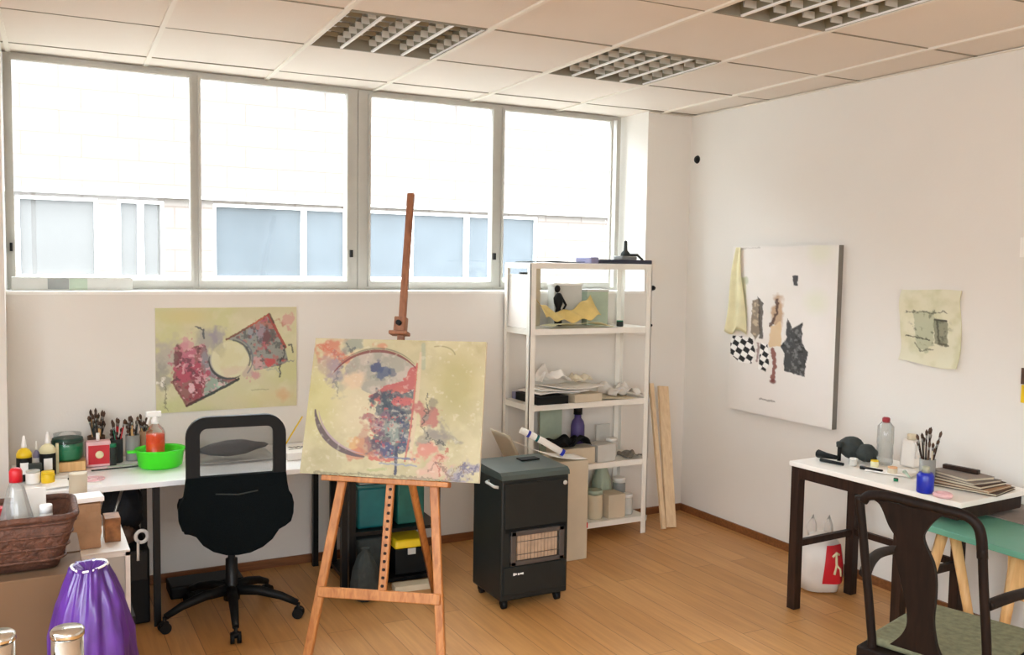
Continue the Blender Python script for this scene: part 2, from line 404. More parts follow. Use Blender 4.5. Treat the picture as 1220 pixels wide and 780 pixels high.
for x in (2.06, 2.75, 4.28, 5.0):
    BM(M['dgrey']).cyl((x, -.02, 3.38), (x + .2, -.25, 3.52), .022, n=8).build('bracket', None, nb)
BM(M['grey']).cyl((1.6, -.14, 3.45), (5.6, -.14, 3.45), .005, n=6).build('wire', None, nb)
struct(BM(mat('pale_concrete', '#8f8a82', .9)).box((-8, YD + .35, -1.2), (14, 9.5, -1.0)).build('yard_ground'))

# ------------------------------------------------------------------ recessed louvre lamps
M['louvre'] = mat('louvre_aluminium', '#86826f', .45, metal=.2, var=.04)
M['louvrein'] = mat('lamp_inside', '#8f8b7d', .6, var=.05)
def louvre(i, j, nx, ny, label):
    x, y = G(i + .5, j + .5)
    t = thing('ceiling_light', label, 'ceiling light', (x, y, HC), GA, 'recessed louvre ceiling lights')
    hx, hy = SX / 2 - .012, SY / 2 - .012
    b = BM(M['louvrein']); b.box((-hx, -hy, .085), (hx, hy, .09))
    for s in (-1, 1):
        b.box((s * hx - .003, -hy, 0), (s * hx + .003, hy, .09)); b.box((-hx, s * hy - .003, 0), (hx, s * hy + .003, .09))
    b.build('housing', None, t)
    for k in range(nx):
        cx = -hx + (k + .5) * 2 * hx / nx
        BM(M['lgrey']).cyl((cx, -hy + .02, .066), (cx, hy - .02, .066), .013, n=12).build('tube', None, t)
    for k in range(nx + 1):      # V section rails along the tubes
        b = B()
        cx = -hx + k * 2 * hx / nx
        w = .016
        b.m(M['louvre']).prism([(max(-hx, cx - w), .055), (max(-hx, cx - .005), .007), (min(hx, cx + .005), .007), (min(hx, cx + w), .055)], -hy, hy)
        b.m(M['lid']).prism([(max(-hx, cx - .007), .007), (max(-hx, cx - .006), 0), (min(hx, cx + .006), 0), (min(hx, cx + .007), .007)], -hy, hy)
        b.build('reflector', None, t)
    for k in range(1, ny):
        b = B(); cy = -hy + k * 2 * hy / ny
        for q in range(nx):
            xa_ = -hx + q * 2 * hx / nx; xb_ = xa_ + 2 * hx / nx; xm_ = xa_ + (xb_ - xa_) * (.52 if j or i == 3 else .72)
            if (i, j) == (3, 0) or (i, j) == (3, 2): xm_ = xa_ + (xb_ - xa_) * .55
            b.m(M['louvre']).prism([(cy - .010, .045), (cy - .002, .030), (cy + .002, .030), (cy + .010, .045)], xa_, xm_, ax='X')
            b.m(M['lgrey']).prism([(cy - .007, .034), (cy - .002, .008), (cy + .002, .008), (cy + .007, .034)], xm_, xb_, ax='X')  # pale end of each blade paints in the reflection of the window
        b.build('cross_louvre', None, t)
louvre(1, 0, 4, 7, 'left louvre light recessed in the ceiling above the easel')
louvre(3, 0, 4, 7, 'middle louvre light recessed in the ceiling above the shelving unit')
louvre(3, 2, 4, 7, 'louvre light cut off by the top edge, nearest of the three')

# ------------------------------------------------------------------ painted surfaces: colour laid on a fine grid of vertices
def hsh(ix, iy, seed):
    n = (ix * 374761393 + iy * 668265263 + seed * 2147483647 // 7919) & 0xffffffff
    n = ((n ^ (n >> 13)) * 1274126177) & 0xffffffff
    return ((n ^ (n >> 16)) & 0xffff) / 65535.0
def vnoise(x, y, seed=0):
    ix = np.floor(x).astype(np.int64); iy = np.floor(y).astype(np.int64); fx = x - ix; fy = y - iy
    fx = fx * fx * (3 - 2 * fx); fy = fy * fy * (3 - 2 * fy)
    a = hsh(ix, iy, seed); b = hsh(ix + 1, iy, seed); c = hsh(ix, iy + 1, seed); d = hsh(ix + 1, iy + 1, seed)
    return (a * (1 - fx) + b * fx) * (1 - fy) + (c * (1 - fx) + d * fx) * fy
def fbm(x, y, seed=0, o=4):
    t = 0; a = .5
    for k in range(o): t = t + a * vnoise(x * 2 ** k, y * 2 ** k, seed + k * 17); a *= .5
    return t
class Paint:
    gain = 1.0
    """px grid in picture units; x right, y down"""
    def __init__(s, w, h, nx, ny, base):
        s.w, s.h, s.nx, s.ny = w, h, nx, ny
        s.X, s.Y = np.meshgrid(np.linspace(0, w, nx + 1), np.linspace(0, h, ny + 1))
        s.C = np.ones((ny + 1, nx + 1, 3)) * np.array(lin(base))
    def put(s, mask, col, a=1):
        k = np.clip(mask, 0, 1)[..., None] * a; s.C = s.C * (1 - k) + np.array(lin(col)) * k; return s
    def tint(s, seed, freq, col, lo, hi, a=1, region=None):
        m = np.clip((fbm(s.X * freq, s.Y * freq, seed) - lo) / (hi - lo), 0, 1)
        if region is not None: m = m * region
        return s.put(m, col, a)
    def soft(s, cx, cy, rx, ry, p=2, warp=0, seed=3, ang=0):
        x, y = s.X - cx, s.Y - cy
        if ang: c, q = math.cos(ang), math.sin(ang); x, y = x * c + y * q, -x * q + y * c
        d = np.sqrt((x / rx) ** 2 + (y / ry) ** 2)
        if warp: d = d + warp * (fbm(s.X * .028, s.Y * .028, seed) - .47) * 1.6
        return np.clip((1 - d) * p, 0, 1)
    def poly(s, pts, warp=0, seed=5, edge=2.0):
        X = s.X + (warp * (fbm(s.X * .06, s.Y * .06, seed) - .48) * 2 if warp else 0); Y = s.Y + (warp * (fbm(s.X * .06, s.Y * .06, seed + 50) - .48) * 2 if warp else 0)
        ins = np.zeros(X.shape, bool); n = len(pts)
        dist = np.full(X.shape, 1e9)
        for i in range(n):
            (x0, y0), (x1, y1) = pts[i], pts[(i + 1) % n]
            c = ((y0 > Y) != (y1 > Y)) & (X < (x1 - x0) * (Y - y0) / (y1 - y0 + 1e-9) + x0); ins ^= c
            dist = np.minimum(dist, s._seg(X, Y, x0, y0, x1, y1))
        return np.where(ins, np.clip(.5 + dist / edge, 0, 1), np.clip(.5 - dist / edge, 0, 1))
    def _seg(s, X, Y, x0, y0, x1, y1):
        dx, dy = x1 - x0, y1 - y0; t = np.clip(((X - x0) * dx + (Y - y0) * dy) / (dx * dx + dy * dy + 1e-9), 0, 1)
        return np.hypot(X - x0 - t * dx, Y - y0 - t * dy)
    def line(s, pts, w, warp=0, seed=9):
        X = s.X + (warp * (fbm(s.X * .08, s.Y * .08, seed) - .48) * 2 if warp else 0); Y = s.Y + (warp * (fbm(s.X * .08, s.Y * .08, seed + 5) - .48) * 2 if warp else 0)
        d = np.full(X.shape, 1e9)
        for (a, b) in zip(pts, pts[1:]): d = np.minimum(d, s._seg(X, Y, *a, *b))
        return np.clip((w - d) / 2 + .5, 0, 1)
    def arc(s, cx, cy, rx, ry, a0, a1, w, taper=False):
        n = 40; A = [math.radians(a0 + (a1 - a0) * i / n) for i in range(n + 1)]
        P = [(cx + rx * math.cos(a), cy + ry * math.sin(a)) for a in A]
        if not taper: return s.line(P, w)
        m = np.zeros(s.X.shape)
        for i in range(n): m = np.maximum(m, s.line(P[i:i + 2], w * (.25 + .75 * math.sin(PI * (i + .5) / n))))
        return m
    def grid(s, name, W, H, parent, T, material, bend=None):
        """front sheet in local x (0..W), z (H..0), normal -y"""
        nx, ny = s.nx, s.ny
        vs = []
        for j in range(ny + 1):
            for i in range(nx + 1):
                x = W * (i / nx - .5); z = H * (1 - j / ny); y = 0
                if bend: x, y, z = bend(i / nx, j / ny, x, y, z)
                vs.append((x, y, z))
        fs = [(j * (nx + 1) + i, (j + 1) * (nx + 1) + i, (j + 1) * (nx + 1) + i + 1, j * (nx + 1) + i + 1) for j in range(ny) for i in range(nx)]
        me = bpy.data.meshes.new(name); me.from_pydata(vs, [], fs)
        ca = me.color_attributes.new('paint', 'FLOAT_COLOR', 'POINT')
        arr = np.ones(((ny + 1) * (nx + 1), 4), np.float32); cc = s.C.reshape(-1, 3); lum = cc.mean(1, keepdims=True); cc = cc * .82 + lum * .18; cc = cc * s.gain; arr[:, :3] = cc; ca.data.foreach_set('color', arr.ravel())
        me.materials.append(material); me.polygons.foreach_set('use_smooth', [True] * len(me.polygons))
        o = bpy.data.objects.new(name, me); COL.objects.link(o); o.location = T
        if parent: o.parent = parent
        return o
M['canvaspaint'] = paint_mat('oil_paint', .5, .3)
M['printpaint'] = paint_mat('print_ink', .75, .05)

# --- big canvas on the easel; picture units follow the canvas, 780 wide by 640 high
def easel_picture():
    P = Paint(780, 640, 330, 270, '#b9b184')
    P.tint(1, .006, '#cbc295', .4, .7); P.tint(8, .012, '#a99f6a', .5, .75, .6); P.tint(4, .02, '#d3cf9e', .5, .8, .5)
    P.put(P.soft(40, 300, 170, 240, 1.5), '#c4c070', .6); P.put(P.soft(660, 200, 150, 220, 1.5), '#aaa259', .7)
    P.put(P.soft(250, 330, 160, 180, 1.5), '#cfc39b', .8)
    for (x, y, rx, ry, c, a, sd) in [(60, 50, 90, 60, '#c9694a', .8, 1), (110, 90, 70, 70, '#c7886c', .6, 2), (170, 40, 60, 40, '#7b8a83', .7, 3), (95, 150, 60, 70, '#8f7f92', .8, 4), (60, 130, 40, 60, '#a78f87', .6, 5), (140, 230, 40, 60, '#8f918c', .5, 6), (300, 30, 50, 20, '#cf7a52', .7, 7)]:
        P.put(P.soft(x, y, rx, ry, 2, 1.4, sd), c, a)
    P.put(P.line([(90, 60), (140, 120), (110, 190), (130, 260)], 5, 25, 31), '#5d6472', .6); P.put(P.line([(150, 20), (165, 60), (190, 40)], 5, 20, 33), '#4a545a', .7)
    P.put(P.line([(20, 30), (70, 50), (130, 90), (180, 120)], 12, 30, 35), '#cc6038', .6)
    # the broken disc: grey upper cap, dark right side, open pale left
    cap = P.poly([(150, 140), (180, 95), (230, 65), (300, 55), (370, 65), (430, 95), (478, 130), (475, 260), (410, 215), (350, 240), (300, 270), (240, 240), (190, 200)], 14, 8)
    P.put(cap, '#96958a', .85); P.put(cap * np.clip((fbm(P.X * .03, P.Y * .03, 77) - .42) * 5, 0, 1), '#b9ab9c', .8)
    P.put(P.soft(205, 190, 60, 60, 2, .8, 12), '#d3b892', .9); P.put(P.soft(330, 170, 70, 40, 2, 1.2, 13), '#75806f', .7)
    P.put(P.poly([(478, 120), (478, 230), (400, 270), (300, 290), (270, 270), (340, 225), (420, 190), (450, 130)], 10, 21), '#b8423f', .9)
    P.put(P.poly([(330, 260), (470, 240), (468, 420), (440, 530), (330, 540), (290, 480), (360, 400), (310, 350)], 26, 22), '#3f4f5e', .85)
    for (x, y, rx, ry, c, a, sd) in [(340, 290, 50, 45, '#2e4250', .9, 41), (420, 290, 45, 25, '#c9504c', .85, 42), (410, 350, 60, 40, '#2f3e57', .8, 43), (310, 395, 60, 40, '#93485a', .8, 44), (345, 380, 30, 60, '#7a4a6a', .6, 45), (400, 430, 45, 50, '#7e8f86', .9, 46), (440, 470, 25, 70, '#283c68', .8, 47), (330, 500, 50, 50, '#5c4256', .8, 48), (380, 520, 60, 40, '#3b4a78', .8, 49), (240, 500, 50, 35, '#d09a55', .8, 50), (270, 540, 70, 25, '#c0684a', .7, 51), (290, 120, 40, 35, '#2f3f6e', .9, 52), (330, 150, 30, 25, '#3c5077', .8, 53), (370, 170, 20, 30, '#30446b', .6, 54), (270, 460, 30, 60, '#b06a5c', .5, 55)]:
        P.put(P.soft(x, y, rx, ry, 3, 1.6, sd), c, a)
    P.tint(60, .06, '#b9b5a4', .55, .62, .5, P.soft(390, 400, 110, 170, 3)); P.tint(61, .07, '#1f2c44', .6, .66, .7, P.soft(390, 400, 110, 170, 3)); P.tint(62, .08, '#c4403e', .62, .68, .7, P.soft(370, 380, 130, 200, 3))
    # rim strokes
    P.put(P.arc(300, 290, 235, 235, -150, -40, 7, True), '#7b2c2c', .9); P.put(P.arc(300, 278, 235, 235, -140, -45, 4, True), '#45423f', .6)
    P.put(P.arc(300, 310, 265, 240, 95, 172, 14, True), '#5c4a50', .95); P.put(P.arc(304, 300, 255, 238, 97, 168, 5, True), '#a9909a', .9)
    P.put(P.line([(300, 555), (360, 560), (420, 555)], 7, 10, 44), '#c25a48', .9)
    P.put(P.line([(478, 110), (476, 300), (470, 440), (458, 560)], 4), '#c05a4c', .9); P.put(P.line([(492, 60), (490, 300), (480, 560)], 7), '#cdb694', .8); P.put(P.line([(500, 20), (508, 130)], 9), '#8ba08d', .5)
    P.put(P.line([(418, 500), (420, 620)], 6, 6, 45), '#2e3858', .95); P.put(P.line([(370, 545), (500, 550)], 5, 8, 46), '#5c688c', .9); P.put(P.line([(350, 575), (510, 578)], 4, 8, 47), '#8693a8', .8)
    P.put(P.line([(300, 610), (380, 600)], 6, 8, 48), '#9fae6a', .6)
    # right hand splashes
    for (x, y, rx, ry, c, a, sd) in [(540, 350, 60, 50, '#b0504f', .8, 71), (560, 310, 30, 50, '#6f6b5e', .6, 72), (560, 430, 50, 60, '#8a8378', .7, 73), (610, 450, 60, 35, '#7f7a76', .6, 74), (555, 510, 60, 50, '#cd7b68', .9, 75), (600, 590, 60, 50, '#d39a84', .8, 76), (720, 590, 60, 60, '#8a859c', .85, 77), (690, 600, 40, 40, '#a9a29a', .6, 78), (560, 600, 70, 50, '#cfa992', .6, 79)]:
        P.put(P.soft(x, y, rx, ry, 2.5, 1.8, sd), c, a)
    P.put(P.line([(530, 250), (535, 330), (520, 400), (560, 460), (620, 470)], 4, 26, 81), '#3e423c', .8); P.put(P.line([(640, 500), (600, 560), (620, 620)], 5, 26, 82), '#b0553f', .8)
    P.put(P.line([(560, 600), (600, 560), (660, 620), (700, 560), (740, 610)], 4, 30, 83), '#7a5a50', .7); P.put(P.line([(690, 620), (720, 560), (750, 600), (770, 560)], 5, 26, 84), '#5a5a7c', .8)
    P.put(P.arc(575, 70, 70, 45, -110, -10, 3), '#8a875c', .7)
    P.put(P.line([(60, 634), (300, 630), (700, 636)], 5, 12, 85), '#4c4836', .5)
    P.tint(90, .05, '#e4dfc4', .62, .72, .25)
    return P

EZ = thing('easel', 'tall wooden studio easel with crossbar standing in the middle of the room', 'easel', (1.19, 3.37, 0), -.665)
LEAN = math.radians(15)
def epl(x, u, off=0):   # point on the leaning easel plane, off towards the viewer
    return (x, u * math.sin(LEAN) - off * math.cos(LEAN), u * math.cos(LEAN) + off * math.sin(LEAN))
def ebar(b, p0, p1, w, t, off=0):
    """flat bar between two (x,u) points on the plane"""
    a = Vector((p0[0], p0[1])); c = Vector((p1[0], p1[1])); d = (c - a).normalized(); n = Vector((-d.y, d.x)) * w / 2
    q = [a + n, a - n, c - n, c + n]
    A = [b.bm.verts.new(epl(v.x, v.y, off)) for v in q]; Q = [b.bm.verts.new(epl(v.x, v.y, off - t)) for v in q]
    fs = [b.bm.faces.new(A), b.bm.faces.new(Q[::-1])] + [b.bm.faces.new((A[i], Q[i], Q[(i + 1) % 4], A[(i + 1) % 4])) for i in range(4)]
    b._f(fs)
    r = bmesh.ops.bevel(b.bm, geom=list({e for f in fs for e in f.edges}), offset=.003, segments=1, affect='EDGES'); b._f(r['faces'])
b = BM(M['pine']); ebar(b, (-.276, 0.0), (-.165, .99), .036, .024); b.build('leg', None, EZ)
b = BM(M['pine']); ebar(b, (.284, 0.0), (.165, .99), .036, .024); b.build('leg', None, EZ)
b = BM(M['pine']); ebar(b, (-.25, .265), (.262, .272), .042, .022, .012); b.build('crossbar', None, EZ)
b = BM(M['pine']); ebar(b, (-.22, .985), (.22, .985), .05, .022, .010); b.build('top_bar', None, EZ)
b = BM(M['pine']); b.tube([(0.055, .78, .005), (.02, .26, .96)], [.019, .019], 4); b.build('rear_leg', None, EZ)
b = BM(M['mast']); ebar(b, (.012, .96), (-.004, 1.965), .030, .022, .006); b.build('mast', None, EZ)
b = BM(M['pine']); ebar(b, (.018, .262), (.012, 1.0), .034, .020, .004); 
b.m(M['darkwood'])
for k in range(13): ebar(b, (.018, .30 + k * .032), (.018, .312 + k * .032), .013, .004, .0065)
b.build('ratchet_bar', None, EZ)
b = BM(M['mast']); ebar(b, (-.038, 1.340), (.042, 1.340), .016, .06, .04); ebar(b, (.004, 1.34), (.004, 1.41), .05, .045, .03)
b.m(M['black']).cyl(epl(.004, 1.38, .030), epl(.004, 1.38, .05), .011, n=14)
b.build('clamp', None, EZ)
b = BM(M['pine']); ebar(b, (-.27, .721), (.27, .721), .022, .05, .045); b.build('canvas_tray', None, EZ)
CV = thing('canvas_painting', 'large abstract oil painting of a broken disc in red and blue resting on the easel', 'painting', (1.19, 3.37, 0), -.665)
W, H = .755, .580
b = BM(M['paper2'])
A = [epl(-.368 , .734, .035), epl(.392, .734, .035), epl(.385, 1.310, .035), epl(-.358, 1.304, .035)]
D = [epl(-.368 , .734, .012), epl(.392, .734, .012), epl(.385, 1.310, .012), epl(-.358, 1.304, .012)]
va = [b.bm.verts.new(c) for c in A]; vd = [b.bm.verts.new(c) for c in D]
b._f([b.bm.faces.new(va), b.bm.faces.new(vd[::-1])] + [b.bm.faces.new((va[i], vd[i], vd[(i + 1) % 4], va[(i + 1) % 4])) for i in range(4)])
b.build('stretched_canvas', None, CV)
def bendA(u, v, x, y, z):
    xl = -.358 + (-.368 + .358) * v; xr = .385 + (.392 - .385) * v
    return epl(xl + (xr - xl) * u, (1.304 + .006 * u) * (1 - v) + .734 * v, .0356)
easel_picture().grid('painted_face', 1, 1, CV, (0, 0, 0), M['canvaspaint'], bendA)

# --- painting on the wall under the window; picture units 875 by 610
def wall_picture():
    P = Paint(875, 610, 300, 210, '#cdc79a')
    P.tint(2, .005, '#c9c98c', .4, .65); P.tint(5, .01, '#d8d2ae', .5, .75, .7)
    P.put(P.soft(180, 50, 200, 60, 1.5), '#cfc473', .6); P.put(P.soft(60, 590, 90, 70, 1.5), '#c8cc80', .6); P.put(P.soft(700, 560, 300, 80, 1.5), '#d6c78e', .6); P.put(P.soft(790, 540, 60, 50, 1.5, .5), '#d8a56c', .7)
    P.put(P.soft(60, 300, 130, 140, 1.5, .8), '#b1ab9e', .9); P.put(P.soft(40, 400, 60, 100, 2, 1), '#8f8d84', .6); P.put(P.soft(310, 190, 120, 90, 1.6, .8), '#9c9795', .8); P.put(P.soft(380, 170, 60, 60, 2, 1), '#8f86a0', .6)
    lo = P.poly([(95, 430), (180, 575), (500, 430), (450, 415), (390, 380), (320, 330), (290, 210), (180, 240), (120, 330)], 10, 3)
    P.put(lo, '#8f4350', .9)
    hi = P.poly([(425, 190), (690, 45), (800, 250), (820, 330), (760, 360), (600, 380), (570, 300), (530, 230), (480, 200)], 6, 4)
    P.put(hi, '#858b88', .9)
    P.put(P.soft(330, 330, 60, 130, 2, .8, 6, -.4), '#8b8b93', .9); P.put(P.poly([(300, 400), (440, 450), (480, 430), (330, 520), (280, 530)], 8, 6), '#8fae9c', .85); P.put(P.soft(390, 460, 60, 25, 2, .7), '#a8cfb4', .9)
    for (x, y, rx, ry, c, a, sd) in [(170, 300, 60, 90, '#c2607a', .9, 1), (200, 400, 90, 70, '#b83a58', .9, 2), (130, 300, 25, 70, '#6b2a35', .85, 3), (250, 440, 60, 60, '#8c3045', .9, 4), (190, 230, 40, 60, '#cf8f96', .8, 5), (220, 500, 60, 50, '#9b3342', .9, 6), (210, 480, 25, 25, '#e2b4bc', .9, 7), (660, 170, 30, 90, '#b5475c', .9, 8), (700, 100, 80, 40, '#b26450', .8, 9), (690, 200, 50, 60, '#5e4c4a', .8, 10), (620, 150, 60, 60, '#8d93a0', .7, 11), (710, 330, 60, 35, '#c63f42', .95, 12), (600, 410, 50, 50, '#c9808a', .8, 13), (630, 340, 30, 40, '#cf9a9a', .8, 14), (820, 70, 35, 50, '#cf9389', .8, 15), (40, 440, 30, 30, '#e6e2d6', .9, 16), (560, 380, 60, 40, '#b89d98', .6, 17)]:
        P.put(P.soft(x, y, rx, ry, 3, 1.7, sd), c, a)
    P.tint(31, .05, '#e0a6ac', .57, .63, .7, lo); P.tint(32, .05, '#4c2a36', .6, .66, .7, lo); P.tint(33, .04, '#b8605c', .57, .64, .7, hi); P.tint(34, .05, '#4c5052', .58, .64, .7, hi)
    P.put(P.soft(445, 310, 122, 112, 12), '#d6d2a8', 1); P.put(P.soft(460, 380, 80, 40, 2, 1), '#d4b8a0', .6); P.put(P.soft(390, 250, 40, 50, 2, 1.2), '#a9a686', .6); P.put(P.soft(440, 300, 90, 80, 2, 1.2), '#d0c98c', .5)
    P.put(P.arc(445, 310, 128, 116, 60, 190, 7, True), '#3f4a48', 1); P.put(P.arc(445, 310, 128, 116, -80, 20, 5), '#4c5552', .8); P.put(P.arc(445, 310, 145, 132, -70, 40, 4), '#6d7480', .8)
    P.put(P.line([(425, 190), (540, 130), (690, 45)], 6, 6, 14), '#7a4a35', .95); P.put(P.line([(560, 118), (690, 48)], 5, 6, 15), '#c25a36', .9); P.put(P.line([(690, 45), (800, 245)], 9, 5, 16), '#a53a2c', .95); P.put(P.line([(700, 40), (725, 95)], 6, 4, 17), '#4a3a32', .8)
    P.put(P.line([(180, 575), (330, 510), (500, 430)], 8, 5, 18), '#2f3430', .95); P.put(P.line([(95, 430), (180, 575)], 6, 5, 19), '#7d4038', .8); P.put(P.line([(180, 575), (250, 540)], 6), '#5b2620', .8)
    P.put(P.line([(240, 110), (280, 130), (290, 180)], 5, 10, 21), '#4e5258', .9); P.put(P.line([(790, 240), (800, 290), (770, 330), (760, 430)], 5, 14, 22), '#3e4644', .9); P.put(P.line([(820, 230), (845, 230), (850, 280)], 5, 8, 23), '#3e4644', .8); P.put(P.line([(760, 340), (850, 330)], 6, 14, 24), '#7b8383', .7)
    P.put(P.line([(40, 430), (60, 480), (50, 570), (70, 600)], 4, 16, 25), '#6b6a55', .7); P.put(P.line([(580, 500), (690, 500)], 3, 6, 26), '#9c9a78', .7); P.put(P.line([(680, 380), (740, 370), (760, 400)], 4, 14, 27), '#a9b09a', .8)
    return P
WP = thing('wall_painting', 'unframed abstract painting with tilted rectangle and circle hung under the window', 'painting', (.902, YD, 0))
BM(M['paper2']).box((-.345, -.016, .845), (.340, -.002, 1.358)).build('board', None, WP)
def bendW(u, v, x, y, z): return (-.345 + .685 * u, -.0166, 1.357 - (1.357 - .846) * v)
wall_picture().grid('painted_face', 1, 1, WP, (0, 0, 0), M['canvaspaint'], bendW)

# --- collage print on the right wall; picture units: y along the wall (left to right in the photo), 400 by 640
def collage():
    P = Paint(400, 640, 150, 240, '#e9e4de')
    P.tint(3, .006, '#e4dfd6', .4, .7)
    P.put(P.soft(340, 20, 60, 60, 1.5), '#dde2c0', .5); P.put(P.soft(330, 200, 60, 60, 1.3), '#dfe3c6', .6)
    P.put(P.poly([(30, 120), (60, 120), (70, 330), (20, 330)], 4), '#d9dcaa', .8)
    P.put(P.poly([(90, 210), (118, 200), (125, 330), (105, 360), (85, 330)], 6, 4), '#8c7a63', .95); P.put(P.poly([(110, 190), (132, 215), (135, 350), (122, 350)], 5, 6), '#4c453d', .9); P.tint(8, .08, '#cdb795', .5, .62, .8, P.poly([(88, 220), (118, 210), (118, 340), (95, 340)], 4))
    P.put(P.soft(190, 250, 28, 65, 3, .8, 4), '#c09a72', .95); P.put(P.line([(185, 200), (190, 240), (165, 300)], 6, 10, 5), '#54352a', .9); P.put(P.poly([(165, 300), (205, 280), (210, 370), (160, 380)], 6, 7), '#dfbf8e', .95)
    P.put(P.line([(178, 385), (185, 450), (180, 500)], 8, 8, 8), '#8e4a3c', .95); P.put(P.line([(118, 370), (115, 440)], 5, 8, 9), '#8e6a66', .8); P.put(P.soft(182, 505, 16, 12, 3, .6), '#7a3a34', .9)
    def check(poly, s0, sd):
        m = P.poly(poly, 5, sd); c, q = math.cos(.45), math.sin(.45)
        u = P.X * c + P.Y * q; v = -P.X * q + P.Y * c
        k = ((np.floor(u / s0) + np.floor(v / (s0 * .8))) % 2)
        P.put(m, '#f4f2ee', 1); P.put(m * k, '#15171a', 1)
    check([(10, 350), (92, 350), (108, 400), (95, 450), (40, 450), (0, 420)], 25, 3); check([(128, 365), (155, 370), (165, 440), (150, 475), (122, 465)], 23, 5)
    ch = P.poly([(228, 265), (250, 300), (285, 275), (285, 350), (308, 380), (300, 420), (298, 470), (222, 460), (222, 395), (205, 370), (225, 345)], 5, 12)
    P.put(ch, '#454646', 1); P.tint(15, .09, '#7d7f80', .5, .62, .8, ch); P.tint(17, .06, '#2a2a2a', .6, .66, .8, ch)
    P.put(P.poly([(240, 110), (262, 110), (262, 145), (248, 145)], 4), '#2e2c30', .95); P.put(P.soft(60, 135, 14, 18, 3, .8), '#b7c2a2', .7)
    P.put(P.line([(132, 580), (190, 578)], 3, 6, 3), '#8b867e', .8); P.put(P.line([(20, 8), (110, 6)], 2, 5, 4), '#b4b0a8', .6)
    return P
CP = thing('collage_print', 'large white canvas with collaged figures and checkered pattern on the right wall', 'picture', (XR, 3.84, 0))
BM(mat('shaded_side_grey', '#77736b', .5)).box((-.035, -.405, .748), (-.001, .405, 1.722)).build('stretched_canvas', None, CP)  # shade on the canvas sides is put into their grey colour
def bendC(u, v, x, y, z): return (-.0355, .405 - .81 * u, 1.722 - .974 * v)
collage().grid('printed_face', 1, 1, CP, (0, 0, 0), M['printpaint'], bendC)
def drape(name, label, cat, W, Hh, folds, loc, mt, amp=.012, taper=.4):
    b = B().m(mt)
    def fn(u, v):
        w = W * (taper + (1 - taper) * v)
        return (-.006 - amp * (1 + math.sin(u * folds * 2 * PI + v * 2)) * (.3 + .7 * v), (.5 - u) * w + .01 * math.sin(v * 6), Hh * (1 - v) - .02 * math.sin(u * 7) * v)
    b.sheet(24, 24, fn, .0015); return tag(b.build(name, None, None, loc), label, cat)
drape('hanging_fabric', 'narrow pale yellow fabric strip draped over the left edge of the collage', 'fabric', .17, .50, 1.4, (XR - .037, 4.185, 1.215), M['cream'], taper=.25)

# --- small stained cloth
def cloth_picture():
    P = Paint(250, 310, 110, 130, '#dedbbc'); P.tint(3, .02, '#d0cfa6', .4, .7)
    P.put(P.poly([(50, 90), (150, 85), (145, 220), (110, 260), (70, 240)], 12, 4), '#b6bb98', .9); P.put(P.poly([(145, 120), (200, 120), (195, 220), (150, 215)], 6, 5), '#7f8268', .85); P.tint(6, .07, '#4f5544', .58, .66, .6, P.soft(125, 160, 100, 80, 3))
    P.put(P.line([(30, 95), (200, 88)], 3, 14, 6), '#5c604c', .8); P.put(P.line([(20, 200), (130, 205)], 3, 8, 7), '#4a4a3a', .9); P.put(P.line([(150, 120), (195, 122)], 4), '#3c3c30', .9); P.put(P.line([(160, 125), (165, 215), (195, 218)], 4, 6), '#50503e', .8)
    P.put(P.line([(60, 230), (90, 255), (140, 240)], 3, 8, 9), '#6a6e5a', .8); return P
SC = thing('stained_cloth', 'small square cream cloth with green-grey ink marks pinned on the right wall', 'cloth', (XR, 2.89, 0))
def bendS(u, v, x, y, z):
    return (-.012 - .006 * math.sin(u * 9 + v * 5) - .004 * math.sin(v * 13), .165 - .325 * u + .008 * math.sin(v * 7), 1.505 - .355 * v + .01 * math.sin(u * 5 + 1) * (v * 1.4 - .4))
cloth_picture().grid('cloth_face', 1, 1, SC, (0, 0, 0), M['printpaint'], bendS)
sc_back = BM(M['cream']); sc_back.sheet(20, 20, lambda u, v: tuple(Vector(bendS(u, v, 0, 0, 0)) + Vector((.003, 0, 0))), .0015); sc_back.build('hem', None, SC)

# small things fixed to the walls
b = BM(M['black']); b.lathe([(.0, .012), (.02, .012), (.024, .006), (.026, 0)], n=16); o = b.build('wall_socket', None, None, (XR, 4.644, 2.276), (0, -PI / 2, 0)); tag(o, 'round black socket high on the right wall near the corner', 'socket')
b = BM(M['black']); b.lathe([(.0, .02), (.013, .018), (.016, .008), (.016, 0)], n=16, sx=1.4); o = b.build('coat_hook', None, None, (3.513, YD, 1.458), (PI / 2, 0, 0)); tag(o, 'black knob on the wall strip right of the window shelf', 'knob')
b = BM(M['black']); b.lathe([(.0, .014), (.008, .012), (.009, 0)], n=12); o = b.build('wall_plug', None, None, (3.51, YD, 1.222), (PI / 2, 0, 0)); tag(o, 'tiny dark screw knob on the wall below the black knob', 'knob')
t = thing('hanging_note', 'dark and yellow card cut off by the right edge of the photo', 'card', (XR, 2.36, 0))
BM(M['brown']).box((-.006, -.06, 1.115), (-.001, .072, 1.185)).build('photo_strip', None, t); BM(M['yellow']).box((-.006, -.06, 1.035), (-.001, .068, 1.112)).build('yellow_strip', None, t)
o = BM(M['paper']).box((-.006, -.15, 1.66), (-.001, .0, 1.745)).build('white_note', None, None, (XR, 2.468, 0)); tag(o, 'white paper note at the right edge of the photo', 'paper')

